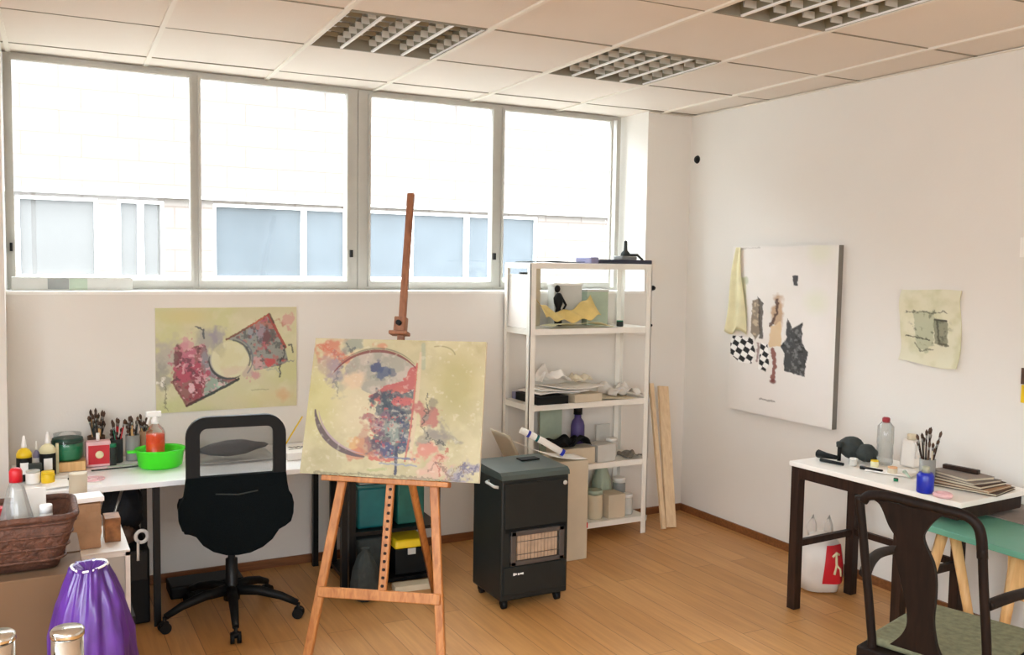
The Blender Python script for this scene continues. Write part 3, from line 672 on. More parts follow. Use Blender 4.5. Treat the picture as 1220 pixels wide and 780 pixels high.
# ------------------------------------------------------------------ white metal shelving unit under the window
SH = thing('shelving_unit', 'tall white metal shelving unit with five cluttered shelves in the corner', 'shelf', (2.865, 4.54, 0))
SHZ = [.105, .452, .815, 1.238, 1.605]
for sx in (-1, 1):
    for sy in (-1, 1):
        b = BM(M['whitemetal']); x = sx * .415 - (.010 if sx > 0 else 0); y = sy * .155
        b.box((min(x, x - sx * .036), min(y, y - sy * .004), 0), (max(x, x - sx * .036), max(y, y - sy * .004), 1.60)); b.box((min(x, x - sx * .004), min(y, y - sy * .036), 0), (max(x, x - sx * .004), max(y, y - sy * .036), 1.60))
        b.build('post', None, SH)
for z in SHZ:
    b = BM(M['whitemetal']); b.box((-.411, -.151, z - .006), (.411, .151, z))
    for s in (-1, 1): b.box((-.411, s * .151 - .002, z - .032), (.411, s * .151 + .002, z)); b.box((s * .411 - .002, -.151, z - .032), (s * .411 + .002, .151, z))
    b.build('shelf', None, SH)
def S(x, y, k, dz=0): return (x, y, SHZ[k] + dz + .0015)

def onebox(name, label, cat, loc, dims, m, rz=0, bev=.003, group=None, lid=None):
    b = BM(m).box((-dims[0] / 2, -dims[1] / 2, 0), (dims[0] / 2, dims[1] / 2, dims[2]), bev=bev)
    if lid:
        t = thing(name, label, cat, loc, rz, group); b.build('body', None, t)
        BM(lid).box((-dims[0] / 2 - .004, -dims[1] / 2 - .004, dims[2]), (dims[0] / 2 + .004, dims[1] / 2 + .004, dims[2] + .014), bev=.003).build('lid', None, t); return t
    return tag(b.build(name, None, None, loc, (0, 0, rz)), label, cat, group)
def crumple(name, label, cat, loc, rx, ry, h, m, seed, rz=0, group=None):
    b = B().m(m)
    b.sheet(26, 26, lambda u, v: ((u - .5) * 2 * rx * (1 + .08 * math.sin(v * 9 + seed)), (v - .5) * 2 * ry * (1 + .08 * math.sin(u * 8 + seed)), h * (.12 + .88 * min(1, max(0, noise.noise(Vector((u * 3.0, v * 3.0, seed))) + .35) * 1.1) * (4 * u * (1 - u)) ** .4)), .0015)
    return tag(b.build(name, None, None, loc, (0, 0, rz)), label, cat, group)
def bottle(name, label, cat, loc, r, h, m, capm, neck=.35, caph=.14, sh=.72, group=None, labelm=None, square=False):
    t = thing(name, label, cat, loc, 0, group); n = 4 if square else 24
    hb = h * (1 - caph)
    b = BM(m).lathe([(r * .9, 0), (r, .004), (r, hb * sh), (r * .85, hb * (sh + .1)), (r * neck, hb * (sh + .18)), (r * neck, hb)], n=24)
    b.build('body', None, t)
    BM(capm).lathe([(r * neck * 1.25, hb - .004), (r * neck * 1.25, h - .003), (r * neck * 1.1, h)], n=18).build('cap', None, t)
    if labelm: BM(labelm).lathe([(r * 1.012, hb * .12), (r * 1.012, hb * (sh - .06))], n=24).build('label_band', None, t)
    return t
def jar(name, label, cat, loc, r, h, m, capm, group=None, labelm=None):
    t = thing(name, label, cat, loc, 0, group)
    BM(m).lathe([(r * .92, 0), (r, .006), (r, h * .8), (r * .9, h * .86)], n=24).build('body', None, t)
    BM(capm).lathe([(r * .95, h * .84), (r * .97, h * .98), (r * .9, h)], n=24).build('lid', None, t)
    if labelm: BM(labelm).lathe([(r * 1.012, h * .15), (r * 1.012, h * .7)], n=24).build('label_band', None, t)
    return t

# top of the unit
t = thing('laptop_computer', 'closed dark navy slim case lying on top of the shelving unit', 'case', S(3.08, 4.50, 4), .04)
BM(M['laptop']).box((-.19, -.115, 0), (.19, .115, .024), bev=.006).build('body', None, t)
BM(M['lilac']).box((-.245, -.11, 0), (-.192, .05, .036), bev=.008).build('end_cover', None, t)
t['label'] = 'closed dark navy slim case lying on top of the shelving unit'
t = thing('tripod_stand', 'small grey tripod stand on the navy case on top of the shelving unit', 'stand', S(3.17, 4.52, 4, .025), .3)
BM(M['grey']).box((-.07, -.035, 0), (.07, .035, .022), bev=.006).build('base', None, t)
BM(M['dgrey']).lathe([(.03, .022), (.026, .04), (.012, .055), (.010, .11), (.0, .115)], n=16).build('stem', None, t)
BM(M['dgrey']).tube([(.02, 0, .03), (.09, -.02, .03), (.13, -.03, .0)], .008, 8).build('arm', None, t)
b = BM(M['dgrey']).sheet(10, 4, lambda u, v: (-.24 + .34 * u, -.10 + .2 * v, .004 + .006 * abs(math.sin(u * 4))), .003)
tag(b.build('flat_folder', None, None, S(2.71, 4.50, 4)), 'thin grey folder flat on the left end of the unit top', 'folder')

# second shelf
tag(BM(M['paper']).box((-.003, -.13, 0), (.003, .13, .30), rot=(0, .03, 0)).build('foam_board', None, None, S(2.468, 4.54, 3)), 'white foam board standing inside the left end of the second shelf', 'board')
onebox('picture_frame', 'dark upright framed panel at the left of the second shelf', 'frame', S(2.56, 4.66, 3), (.05, .03, .31), M['dgrey'], bev=.002)
onebox('wooden_board', 'beige wooden board upright beside the dark framed panel', 'board', S(2.63, 4.65, 3), (.06, .02, .34), M['beige'], bev=.002)
onebox('dark_box', 'small dark box behind the white foam board on the second shelf', 'box', S(2.50, 4.66, 3), (.055, .04, .27), M['brown'], bev=.002)
onebox('storage_tub', 'tall translucent grey tub on the second shelf behind the figurine', 'tub', S(2.83, 4.645, 3), (.19, .08, .235), M['lgrey'], lid=M['white'])
onebox('storage_tub', 'lower translucent grey-green tub on the second shelf, right of the figurine', 'tub', S(3.02, 4.63, 3), (.15, .1, .20), M['olive'], lid=M['lgrey'])
tag(BM(M['yellow' if 0 else 'cream']).sheet(14, 10, lambda u, v: (-.2 + .42 * u, -.11 + .13 * v, .013 + .02 * math.sin(u * 3.3) * (1 - v) + .006 * math.sin(u * 11)), .002).build('yellow_sheet', None, None, S(2.80, 4.50, 3)), 'flat yellowish sheet on the second shelf under the crumpled paper', 'paper')
b = B().m(mat('yellow_kraft', '#dcc27a', .7, var=.12))
b.sheet(30, 14, lambda u, v: (-.17 + .36 * u, -.07 + .12 * v + .02 * math.sin(u * 6), .02 + .085 * abs(2 * u - .9) ** 1.6 * (.35 + .65 * v) + .05 * v + .010 * math.sin(u * 22 + v * 3)), .002)
tag(b.build('crumpled_paper', None, None, S(2.74, 4.48, 3, .018)), 'crumpled curling yellow paper on the second shelf', 'paper')
t = thing('figurine', 'small black figurine standing on the yellow paper of the second shelf', 'figurine', S(2.735, 4.560, 3, .004))
BM(M['black']).lathe([(.022, 0), (.024, .05), (.014, .10), (.026, .13), (.030, .16), (.016, .185), (.010, .19)], n=16).build('body', None, t)
BM(M['black']).blob((-.008, 0, .213), (.017, .017, .022), .1, 2).build('head', None, t)
BM(M['black']).tube([(.024, 0, .16), (.045, -.01, .12), (.02, -.02, .09)], [.008, .007, .006], 8).build('arm', None, t)
jar('jar', 'tiny dark jar at the right of the second shelf', 'jar', S(3.10, 4.46, 3), .02, .035, M['dgrey'], M['green'])

# third shelf
for k, (x, y, w, d, rz) in enumerate([(2.655, 4.52, .28, .24, .1), (2.70, 4.50, .30, .24, -.12), (2.78, 4.49, .32, .25, .25)]):
    tag(BM(M['paper']).sheet(10, 8, lambda u, v: ((u - .5) * w, (v - .5) * d, .006 * math.sin(u * 5 + k) - (.03 if k == 2 else 0) * v * 0), .003).build('paper_sheet', None, None, S(x, y, 2, .057 + .014 * k), (0, 0, rz)), ['lowest white paper sheet in the pile on the third shelf', 'middle white paper sheet in the pile on the third shelf', 'topmost white paper sheet hanging over the beige tray'][k], 'paper', 'paper pile on the third shelf')
onebox('black_folder', 'black folder under the white papers at the left of the third shelf', 'folder', S(2.60, 4.50, 2), (.20, .26, .045), M['black'], .0)
onebox('drawer_tray', 'beige cardboard tray under the papers at the front of the third shelf', 'tray', S(2.83, 4.47, 2, .0), (.19, .20, .047), M['cardlight'], .05)
crumple('crumpled_paper', 'crumpled white paper heap on the paper pile of the third shelf', 'paper', S(2.69, 4.56, 2, .100), .10, .08, .10, M['paper'], 3)
crumple('crumpled_paper', 'smaller crumpled cream paper beside the heap on the third shelf', 'paper', S(2.88, 4.56, 2, .100), .06, .07, .05, M['paper2'], 8)
crumple('plastic_wrap', 'pale pinkish wrap at the right end of the third shelf', 'wrap', S(3.17, 4.54, 2, .002), .10, .10, .085, M['plasticbag'], 5)
onebox('dark_box', 'small violet box at the far left of the third shelf', 'box', S(2.55, 4.655, 2, .0), (.10, .04, .04), M['lilac'])
tag(BM(M['beige']).sheet(8, 6, lambda u, v: ((u - .5) * .26, (v - .5) * .22, .007 + .004 * math.sin(u * 6)), .002).build('flat_card', None, None, S(3.05, 4.50, 2), (0, 0, -.1)), 'flat beige card on the right half of the third shelf', 'card')

# fourth shelf
onebox('storage_box', 'long beige box at the front of the fourth shelf', 'box', S(2.77, 4.45, 3 - 2 + 0), (.26, .12, .095), M['cardlight'], 0)
onebox('storage_box', 'squarish pale box right of the long beige box', 'box', S(2.985, 4.46, 1), (.13, .12, .10), M['lgrey'], .05)
crumple('black_cloth', 'black crumpled cloth lying on the long beige box', 'cloth', S(2.75, 4.46, 1, .098), .13, .06, .075, M['black'], 6)
t = bottle('spray_bottle', 'dark violet bottle standing behind the boxes of the fourth shelf', 'bottle', S(2.91, 4.60, 1), .042, .30, M['violet'], M['black'], .5)
jar('jar', 'clear grey jar at the right of the fourth shelf', 'jar', S(3.10, 4.52, 1), .035, .11, M['lgrey'], M['white'])
onebox('white_card', 'white card standing against the back of the fourth shelf', 'card', S(3.13, 4.66, 1), (.10, .01, .17), M['lgrey'], bev=0)
onebox('acrylic_board', 'pale green panel leaning at the back of the fourth shelf', 'panel', S(2.76, 4.665, 1), (.15, .01, .30), M['olive'], bev=0)
onebox('grey_strip', 'dark narrow strip upright at the back of the fourth shelf', 'strip', S(2.62, 4.66, 1), (.03, .02, .33), M['brown'], bev=0)
BMg = mat('grey_cloth_bits', '#77736a', .9, var=.3, scale=30)
crumple('rag', 'small grey rag at the right end of the fourth shelf', 'rag', S(3.20, 4.47, 1, .002), .06, .06, .04, BMg, 12)

# bottom shelf
jar('jar', 'white jar at the left of the bottom shelf', 'jar', S(2.85, 4.47, 0), .045, .16, M['lgrey'], M['plasticbag'])
jar('paint_tin', 'tall brownish tin in the middle of the bottom shelf', 'tin', S(2.955, 4.47, 0), .05, .17, M['beige'], M['olive'])
onebox('storage_box', 'beige tub in the middle of the bottom shelf', 'box', S(3.075, 4.47, 0), (.12, .12, .14), M['cardlight'], .03)
jar('jar', 'small clear jar at the right of the bottom shelf', 'jar', S(3.19, 4.47, 0), .035, .12, M['lgrey'], M['white'])
def sack(name, label, cat, loc, r, h, m, seed, group=None, top=.2):
    b = B().m(m)
    b.lathe([(r * .5, 0), (r * .95, h * .08), (r, h * .3), (r * .85, h * .6), (r * .5, h * .85), (r * top, h * .95), (r * top * 1.5, h)], n=44, fn=lambda a, z: 1 + .10 * noise.noise(Vector((math.cos(a) * 2.2, math.sin(a) * 2.2, z * 14 + seed))) + .05 * math.sin(a * 9 + z * 20 + seed))
    return tag(b.build(name, None, None, loc), label, cat, group)
sack('plastic_sack', 'pale green plastic sack on top of the tins on the bottom shelf, left', 'bag', S(2.93, 4.60, 0), .062, .27, M['olive'], 1)
sack('plastic_sack', 'pale green plastic sack at the back of the bottom shelf, right', 'bag', S(3.10, 4.615, 0), .066, .30, M['olive'], 4)
sack('plastic_sack', 'dark sack at the back left of the bottom shelf', 'bag', S(2.72, 4.56, 0), .08, .25, M['dgrey'], 7)
jar('jar', 'dark jar at the back right of the bottom shelf', 'jar', S(3.22, 4.60, 0), .04, .19, M['grey'], M['white'])

# planks leaning by the wall
b = BM(M['plank']); b.box((-.037, -.009, 0), (.037, .009, .87), rot=(-.26, .10, 0), piv=(0, 0, 0)); tag(b.build('plank', None, None, (3.470, 4.40, 0.004)), 'wide pale wooden plank leaning against the wall right of the shelving unit', 'plank')
b = BM(M['plank']); b.box((-.014, -.009, 0), (.014, .009, .89), rot=(-.25, .05, 0), piv=(0, 0, 0)); tag(b.build('plank', None, None, (3.408, 4.39, 0.004)), 'narrow wooden strip leaning between shelving unit and wide plank', 'plank')

# ------------------------------------------------------------------ gas heater
HT = thing('gas_heater', 'black portable gas heater on castors in front of the shelving unit', 'heater', (2.082, 3.79, 0), .0)
hx, hy = .178, .150
BM(M['heater']).box((-hx, -hy, .045), (hx, hy, .615), bev=.010).build('body', None, HT)
b = BM(M['heatertop'])
b.prism([(-hy - .004, .612), (-hy + .0, .632), (-hy + .02, .644), (hy, .652), (hy + .003, .612)], -hx - .003, hx + .003, ax='X'); b.build('lid', None, HT)
BM(M['black']).box((.02, .03, .650), (.12, .085, .656), rot=(0, 0, 0)).build('vent', None, HT)
b = BM(M['heater']).box((-hx + .012, -hy - .008, .385), (hx - .012, -hy, .595), bev=.003); b.build('top_panel', None, HT)
b = BM(M['heater']).box((-hx + .012, -hy - .008, .075), (hx - .012, -hy, .205), bev=.003); b.build('bottom_panel', None, HT)
b = BM(M['black'])
b.box((-hx + .02, -hy - .002, .365), (hx - .015, -hy + .001, .385))
b.build('slot', None, HT)
b = BM(mat('heater_grey', '#57524f', .45, metal=.4))
x0, x1, z0, z1 = -.135, .150, .212, .372
for q in ((x0, z0, x0 + .028, z1), (x1 - .028, z0, x1, z1), (x0, z0, x1, z0 + .020), (x0, z1 - .022, x1, z1)): b.box((q[0], -hy - .016, q[1]), (q[2], -hy - .002, q[3]), bev=.003)
fr = b.build('burner_frame', None, HT)
for k in range(3):
    a = x0 + .034 + k * (x1 - x0 - .068) / 3
    BM(M['ceramic']).box((a + .001, -hy - .006, z0 + .022), (a + (x1 - x0 - .068) / 3 - .001, -hy - .001, z1 - .024)).build('ceramic_plate', None, HT)
b = BM(M['grille'])
for k in range(13): x = x0 + .034 + k * (x1 - x0 - .068) / 12; b.cyl((x, -hy - .013, z0 + .016), (x, -hy - .013, z1 - .018), .0008, n=6)
for z in (z0 + .05, z1 - .05): b.cyl((x0 + .02, -hy - .013, z), (x1 - .02, -hy - .013, z), .0015, n=6)
b.build('wire_grille', None, HT)
b = BM(M['lid'])
for k, (w, hh) in enumerate([(.010, .012), (.006, .008), (.009, .009), (.012, .007), (.006, .010)]): b.box((-.118 + k * .012, -hy - .0092, .165 + (k % 2) * .002), (-.118 + k * .012 + w, -hy - .008, .165 + hh + (k % 2) * .002), bev=.0005)
b.build('badge', None, HT)
BM(M['lgrey']).tube([(-hx - .002, -.12, .575), (-hx - .02, -.11, .578), (-hx - .02, -.03, .583), (-hx - .002, -.02, .583)], .007, 10).build('handle', None, HT)
BM(M['lgrey']).lathe([(.0, .004), (.010, .004), (.011, 0)], (0, 0, 0), n=14).build('knob', None, HT, (hx - .025, -hy - .008, .575), (PI / 2, 0, 0))
for sx in (-1, 1):
    for sy in (-1, 1):
        b = BM(M['black']); x, y = sx * (hx - .035), sy * (hy - .035)
        b.cyl((x - .011, y, .018), (x + .011, y, .018), .018, n=18); b.box((x - .016, y - .010, .018), (x + .016, y + .016, .046), bev=.003); b.build('caster', None, HT)

# cream carton and paper roll beside the heater
t = thing('open_carton', 'tall cream cardboard carton with open flap between heater and shelving unit', 'carton', (2.485, 4.235, 0))
BM(M['cardlight']).box((-.20, -.11, 0), (.20, .11, .545), bev=.004).build('body', None, t)
b = BM(M['cardlight']).sheet(6, 6, lambda u, v: (-.20 - .09 * u, -.11 + .22 * v, .543 + .17 * u), .004); b.build('flap', None, t)
b = BM(M['red']).box((.196, -.112, .17), (.2015, -.06, .20)); b.build('mark', None, t)
t = thing('paper_roll', 'rolled white paper with blue ends lying across the cream carton', 'paper roll', (2.49, 4.21, .549), 0)
BM(M['paper']).tube([(-.155, .05, .162), (-.04, .01, .10), (.055, -.03, .040)], [.018, .018, .018], 20).build('roll', None, t)
BM(M['blue']).tube([(.052, -.029, .042), (.066, -.035, .033)], .0195, 20).build('end_band', None, t)
BM(M['teal']).tube([(-.075, .0222, .1189), (-.064, .018, .113)], .0195, 20).build('band', None, t)
BM(M['blue']).tube([(-.120, .0378, .1431), (-.108, .0336, .1366)], .0195, 20).build('end_band', None, t)
tag(BM(M['paper']).sheet(12, 6, lambda u, v: (-.19 + .38 * u, -.09 + .15 * v, .004 + .10 * (1 - u) ** 2), .002).build('loose_sheet', None, None, (2.49, 4.22, .547)), 'curved white sheet under the paper roll on the carton', 'paper')

# ------------------------------------------------------------------ white desk under the window
DZ = .65
DK = thing('desk', 'long white desk with black legs under the window on the left', 'desk', (.645, 4.39, 0))
BM(M['deskw']).box((-.71, -.30, DZ - .024), (.715, .305, DZ), bev=.003).build('desktop', None, DK)
for x in (-.66, -.157, .68):
    for y in (-.235, .25):
        BM(M['blackm']).box((x - .014, y - .014, 0), (x + .014, y + .014, DZ - .045)).build('leg', None, DK)
for x in (-.66, -.157, .68): BM(M['blackm']).box((x - .014, -.249, DZ - .045), (x + .014, .264, DZ - .024)).build('crossbar', None, DK)

# ------------------------------------------------------------------ office chair
OC = thing('office_chair', 'black mesh-back swivel office chair at the white desk', 'chair', (.795, 4.11, 0), -.08)
b = BM(M['blackm']).lathe([(.035, .085), (.038, .13), (.028, .15), (.026, .27), (.016, .275), (.016, .41), (.06, .42), (.06, .435)], n=20); b.build('column', None, OC)
for k in range(5):
    a = math.radians(262 + 72 * k)+.08; c, s = math.cos(a), math.sin(a)
    b = BM(M['black']).tube([(.02 * c, .02 * s, .13), (.12 * c, .12 * s, .125), (.22 * c, .22 * s, .10), (.292 * c, .292 * s, .068)], [.025, .022, .018, .014], 10)
    arm = b.build('base_arm', None, OC)
    b = BM(M['black']); d = Vector((-s, c, 0)); p = Vector((.295 * c, .295 * s, .024))
    b.cyl(p + d * .022, p + d * .006, .024, n=18); b.cyl(p - d * .022, p - d * .006, .024, n=18); b.cyl(p, p + Vector((0, 0, .045)), .008, n=10); b.blob((p.x, p.y, .040), (.02, .02, .014), 0, sub=2)
    b.build('caster', None, arm)
b = BM(M['fabric']).box((-.215, -.19, .44), (.215, .22, .515), bev=.03); b.build('seat', None, OC)
BM(M['black']).box((-.10, -.10, .425), (.10, .12, .445), bev=.005).build('seat_plate', None, OC)
BM(M['black']).tube([(.10, 0, .44), (.20, -.02, .435), (.245, -.03, .425)], .006, 8).build('lever', None, OC)
def rr(x0, x1, z0, z1, r, n=8):
    o = []
    for cx, cz, a0 in ((x1 - r, z1 - r, 0), (x0 + r, z1 - r, 90), (x0 + r, z0 + r, 180), (x1 - r, z0 + r, 270)):
        for k in range(n + 1): a = math.radians(a0 + 90 * k / n); o.append((cx + r * math.cos(a), cz + r * math.sin(a)))
    return o
def ring_prism(b, outer, inner, y0, y1):
    n = len(outer)
    V = [[b.bm.verts.new((p[0], y, p[1])) for p in o] for o in (outer, inner) for y in (y0, y1)]
    fs = []
    for i in range(n):
        j = (i + 1) % n
        fs += [b.bm.faces.new((V[0][i], V[0][j], V[2][j], V[2][i])), b.bm.faces.new((V[1][i], V[3][i], V[3][j], V[1][j])), b.bm.faces.new((V[0][i], V[1][i], V[1][j], V[0][j])), b.bm.faces.new((V[2][i], V[2][j], V[3][j], V[3][i]))]
    b._f(fs); return b
YB_ = -.235
b = BM(M['black']); ring_prism(b, rr(-.205, .198, .60, .950, .085), rr(-.150, .146, .682, .902, .030), YB_ - .014, YB_ + .014)
bmesh.ops.bevel(b.bm, geom=[e for e in b.bm.edges if abs((e.verts[0].co - e.verts[1].co).y) < 1e-5 and len(e.link_faces) == 2 and abs(e.calc_face_angle(0)) > 1], offset=.005, segments=2, affect='EDGES')
b.build('back_frame', None, OC)
b = BM(M['meshback']).box((-.152, YB_ - .001, .680), (.148, YB_ + .001, .904)); b.build('mesh_panel', None, OC)
pts = [(-.204, .70), (-.208, .66), (-.215, .62), (-.228, .60), (-.236, .565), (-.234, .52), (-.222, .485), (-.195, .468), (-.168, .455), (-.14, .415), (-.10, .385), (-.05, .366), (0, .361), (.05, .366), (.10, .385), (.14, .415), (.168, .455), (.195, .468), (.218, .485), (.228, .52), (.23, .565), (.222, .60), (.209, .62), (.202, .66), (.198, .70)]
b = BM(M['fabric']).prism(pts, YB_ - .018, YB_ + .020)
bmesh.ops.bevel(b.bm, geom=[e for e in b.bm.edges if abs(e.calc_face_angle(0)) > 1.2], offset=.008, segments=2, affect='EDGES'); b.build('back_shell', None, OC)
BM(M['dgrey']).tube([(-.09, YB_ - .019, .628), (0, YB_ - .021, .620), (.08, YB_ - .019, .630)], .003, 6).build('seam', None, OC)
BM(M['blackm']).tube([(0, -.10, .43), (0, -.19, .44), (0, -.215, .50)], .02, 8).build('back_bracket', None, OC)

# ------------------------------------------------------------------ things on the desk
D1 = DZ + .0015
def applicator(name, label, x, y, r, h, bodym, topm, group):
    t = thing(name, label, 'bottle', (x, y, D1), 0, group)
    BM(bodym).lathe([(r * .95, 0), (r, .004), (r, h * .5), (r * .97, h * .53)], n=22).build('body', None, t)
    BM(topm).lathe([(r, h * .52), (r, h * .60), (r * .75, h * .68), (r * .35, h * .72), (r * .33, h * .74)], n=22).build('shoulder', None, t)
    if bodym == M['black']: BM(M['lid']).box((-r * .5, -r * 1.03, h * .16), (r * .55, -r * .80, h * .42), bev=.001).build('label_patch', None, t)
    BM(M['lid']).lathe([(r * .4, h * .74), (r * .32, h * .80), (r * .12, h)], n=14).build('nozzle', None, t)
    return t
applicator('glue_bottle', 'black bottle with yellow shoulder and white nozzle at the far left of the desk', -.012, 4.34, .030, .19, M['black'], M['yellow'], 'yellow-topped bottles on the desk')
applicator('glue_bottle', 'black and white bottle with yellow shoulder, second from the left on the desk', .078, 4.40, .032, .19, M['black'], M['cream'], 'yellow-topped bottles on the desk')
applicator('glue_bottle', 'thin white bottle between the two yellow-topped bottles', .035, 4.42, .014, .15, M['lid'], M['lilac'], None)
onebox('yellow_ruler', 'narrow yellow strip standing right of the yellow-topped bottles', 'strip', (.116, 4.43, D1), (.012, .02, .13), M['cream'], bev=0)
jar('paint_pot', 'white paint pot in front of the black and yellow bottles', 'pot', (.020, 4.27, D1), .028, .055, M['lid'], M['lgrey'])
jar('paint_pot', 'yellow paint pot on the desk, right of the white pot', 'pot', (.075, 4.25, D1), .026, .05, M['yellow'], M['yellow'])
onebox('chequered_box', 'black and white patterned box behind the white paint pot', 'box', (.028, 4.31, D1), (.05, .03, .075), M['dgrey'])
onebox('wooden_tray', 'flat orange-brown wooden box under the green jar', 'box', (.155, 4.50, D1), (.15, .13, .042), M['leg'], .0)
t = thing('glass_jar', 'wide glass jar with green contents on the wooden box', 'jar', (.160, 4.50, D1 + .043))
BM(M['green']).lathe([(.05, 0), (.062, .012), (.064, .06), (.062, .075), (.0, .076)], n=28).build('contents', None, t)
BM(M['glass']).lathe([(.052, -.0005), (.066, .012), (.067, .085), (.056, .10), (.058, .118)], n=28).build('glass', None, t)
BM(mat('dark_green', '#0d3b30', .5)).lathe([(.065, .078), (.063, .098), (.056, .10)], n=28).build('rim', None, t)
onebox('dark_bottle_box', 'dark brown narrow box between the bottles and the green jar', 'box', (.135, 4.58, D1), (.035, .035, .13), M['brown'])
t = thing('red_tin', 'red tin with pink rim and pump on the desk', 'tin', (.285, 4.52, D1))
BM(M['pinkish']).box((-.052, -.03, 0), (.052, .03, .115), bev=.008).build('body', None, t)
BM(M['red']).box((-.042, -.0325, .012), (.046, -.0300, .098), bev=.001).build('front_label', None, t)
BM(M['cream']).lathe([(.0, .002), (.016, .002), (.018, 0)], n=18).build('label_spot', None, t, (.004, -.0325, .055), (PI / 2, 0, 0))
BM(M['lid']).cyl((0, 0, .115), (0, 0, .15), .008, n=12).build('pump', None, t)
def brushpot(name, label, x, y, z, r, h, potm, n, hb, cols, seed, cat='brush pot', group=None, spread=.3):
    q = random.Random(seed)
    t = thing(name, label, cat, (x, y, z), 0, group)
    b = BM(potm).lathe([(r * .9, 0), (r, .004), (r, h), (r * .92, h), (r * .9, .008), (0, .008)], n=22); b.build('pot', None, t)
    for k in range(n):
        a = q.random() * 2 * PI; rr_ = r * .5 * q.random(); L = hb * (.75 + .4 * q.random()); le = spread * q.random()
        p0 = Vector((rr_ * math.cos(a + 2), rr_ * math.sin(a + 2), .012)); d = Vector((math.cos(a) * le, math.sin(a) * le, 1)).normalized(); k0 = min(1, (r * .9 - .004) / max(1e-3, (p0 + d * h).xy.length)); d = Vector((d.x * k0, d.y * k0, d.z)).normalized()
        m0 = cols[q.randrange(len(cols))]
        b = BM(m0).tube([p0, p0 + d * L * .8], [.0022, .0035], 7); b.m(M['steel']).tube([p0 + d * L * .8, p0 + d * L * .88], [.0042, .0045], 7); b.m(M['brown']).tube([p0 + d * L * .88, p0 + d * L * .95, p0 + d * L], [.005, .0065, .001], 7)
        b.build('brush', None, t)
    return t
DK_ = [M['black'], M['brown'], M['dgrey'], M['leg']]
brushpot('brush_pot', 'dark pot crowded with brushes behind the red tin', .285, 4.62, D1, .038, .12, M['brown'], 22, .21, DK_, 3, group='brush pots on the desk')
brushpot('brush_pot', 'glass pot with markers right of the red tin', .366, 4.56, D1, .028, .11, M['dgrey'], 13, .17, [M['black'], M['red'], M['green']], 5, group='brush pots on the desk')
brushpot('brush_pot', 'grey pot with dark brushes in the middle of the pot row', .438, 4.58, D1, .032, .12, M['grey'], 16, .18, DK_, 8, group='brush pots on the desk')
brushpot('brush_pot', 'brown pot with brushes, rightmost of the pot row', .50, 4.61, D1, .030, .13, M['kraft'], 14, .18, DK_, 11, group='brush pots on the desk')
jar('small_jar', 'small dark green jar between the pots and the red tin', 'jar', (.345, 4.50, D1), .016, .10, M['dgrey'], M['green'])
t = thing('plastic_basin', 'bright lime green plastic basin on the white desk', 'basin', (.535, 4.385, D1))
b = BM(M['lime']).lathe([(.0, 0), (.082, 0), (.094, .01), (.103, .076), (.110, .082), (.108, .087), (.099, .078), (.088, .014), (.0, .010)], n=40, sy=.92); b.build('bowl', None, t)
BM(M['lime']).box((-.14, -.02, .073), (-.104, .02, .081), bev=.003).build('handle', None, t); BM(M['lime']).box((.104, -.02, .073), (.138, .02, .081), bev=.003).build('handle', None, t)
t = thing('spray_bottle', 'clear spray bottle with orange liquid standing in the green basin', 'spray bottle', (.515, 4.39, D1 + .017))
BM(M['orange']).lathe([(.0, .002), (.038, .002), (.040, .01), (.040, .132), (0, .133)], n=26).build('liquid', None, t)
BM(M['glass']).lathe([(.042, 0), (.043, .14), (.036, .158), (.016, .178), (.015, .185)], n=26).build('bottle', None, t)
b = BM(M['lid']).lathe([(.018, .182), (.018, .20), (.012, .205), (.012, .215)], n=16); b.box((-.040, -.012, .212), (.026, .012, .238), bev=.005); b.box((-.034, -.007, .180), (-.026, .007, .214), rot=(0, .3, 0), bev=.002); b.build('trigger_head', None, t)
tag(BM(M['paper']).sheet(10, 6, lambda u, v: ((u - .5) * .22, (v - .5) * .15, .001 + .003 * math.sin(u * 5)), .001).build('paper_sheet', None, None, (.16, 4.21, D1 + .001), (0, 0, .1)), 'white paper sheet on the front left of the desk', 'paper')
b = B().m(M['pinkish'])
for k in range(8):
    a = k * PI / 4; b.tube([(.035 * math.cos(a + j * .35) * (1 + .3 * math.sin(j * 1.4)), .035 * math.sin(a + j * .35) * (1 + .3 * math.sin(j * 1.4)), .003) for j in range(5)], .0022, 5)
b.tube([(.045 * math.cos(j * PI / 12), .045 * math.sin(j * PI / 12), .003) for j in range(24)], .003, 5, closed=True); b.tube([(.02 * math.cos(j * PI / 8), .02 * math.sin(j * PI / 8), .003) for j in range(16)], .003, 5, closed=True)
tag(b.build('paper_doily', None, None, (.245, 4.23, D1 + .002)), 'pink lacy paper doily lying at the desk front', 'doily')
onebox('flat_ruler', 'thin dark ruler lying on the desk in front of the brush pots', 'ruler', (.36, 4.42, D1), (.22, .012, .004), M['dgrey'], .08, 0)
onebox('flat_ruler', 'thin green-grey ruler lying nearer the pots on the desk', 'ruler', (.41, 4.47, D1), (.18, .010, .004), M['olive'], .06, 0)
onebox('tape_dispenser', 'tiny dark clip on the white paper at the desk front', 'clip', (.165, 4.25, D1 + .006), (.03, .012, .008), M['dgrey'], .4, .001)
b = BM(mat('grey_pouch_cloth', '#4c4a48', .7, var=.3, scale=12, bump=.4)).lathe([(0.0, -.17), (.012, -.165), (.035, -.11), (.05, -.03), (.046, .05), (.024, .11), (.016, .15), (.0, .17)], n=22, sx=.75)
o = b.build('fabric_pouch', None, None, (.86, 4.38, D1 + .062), (0, PI / 2, .12)); tag(o, 'dark grey spindle-shaped pouch on the desk behind the chair back', 'pouch')
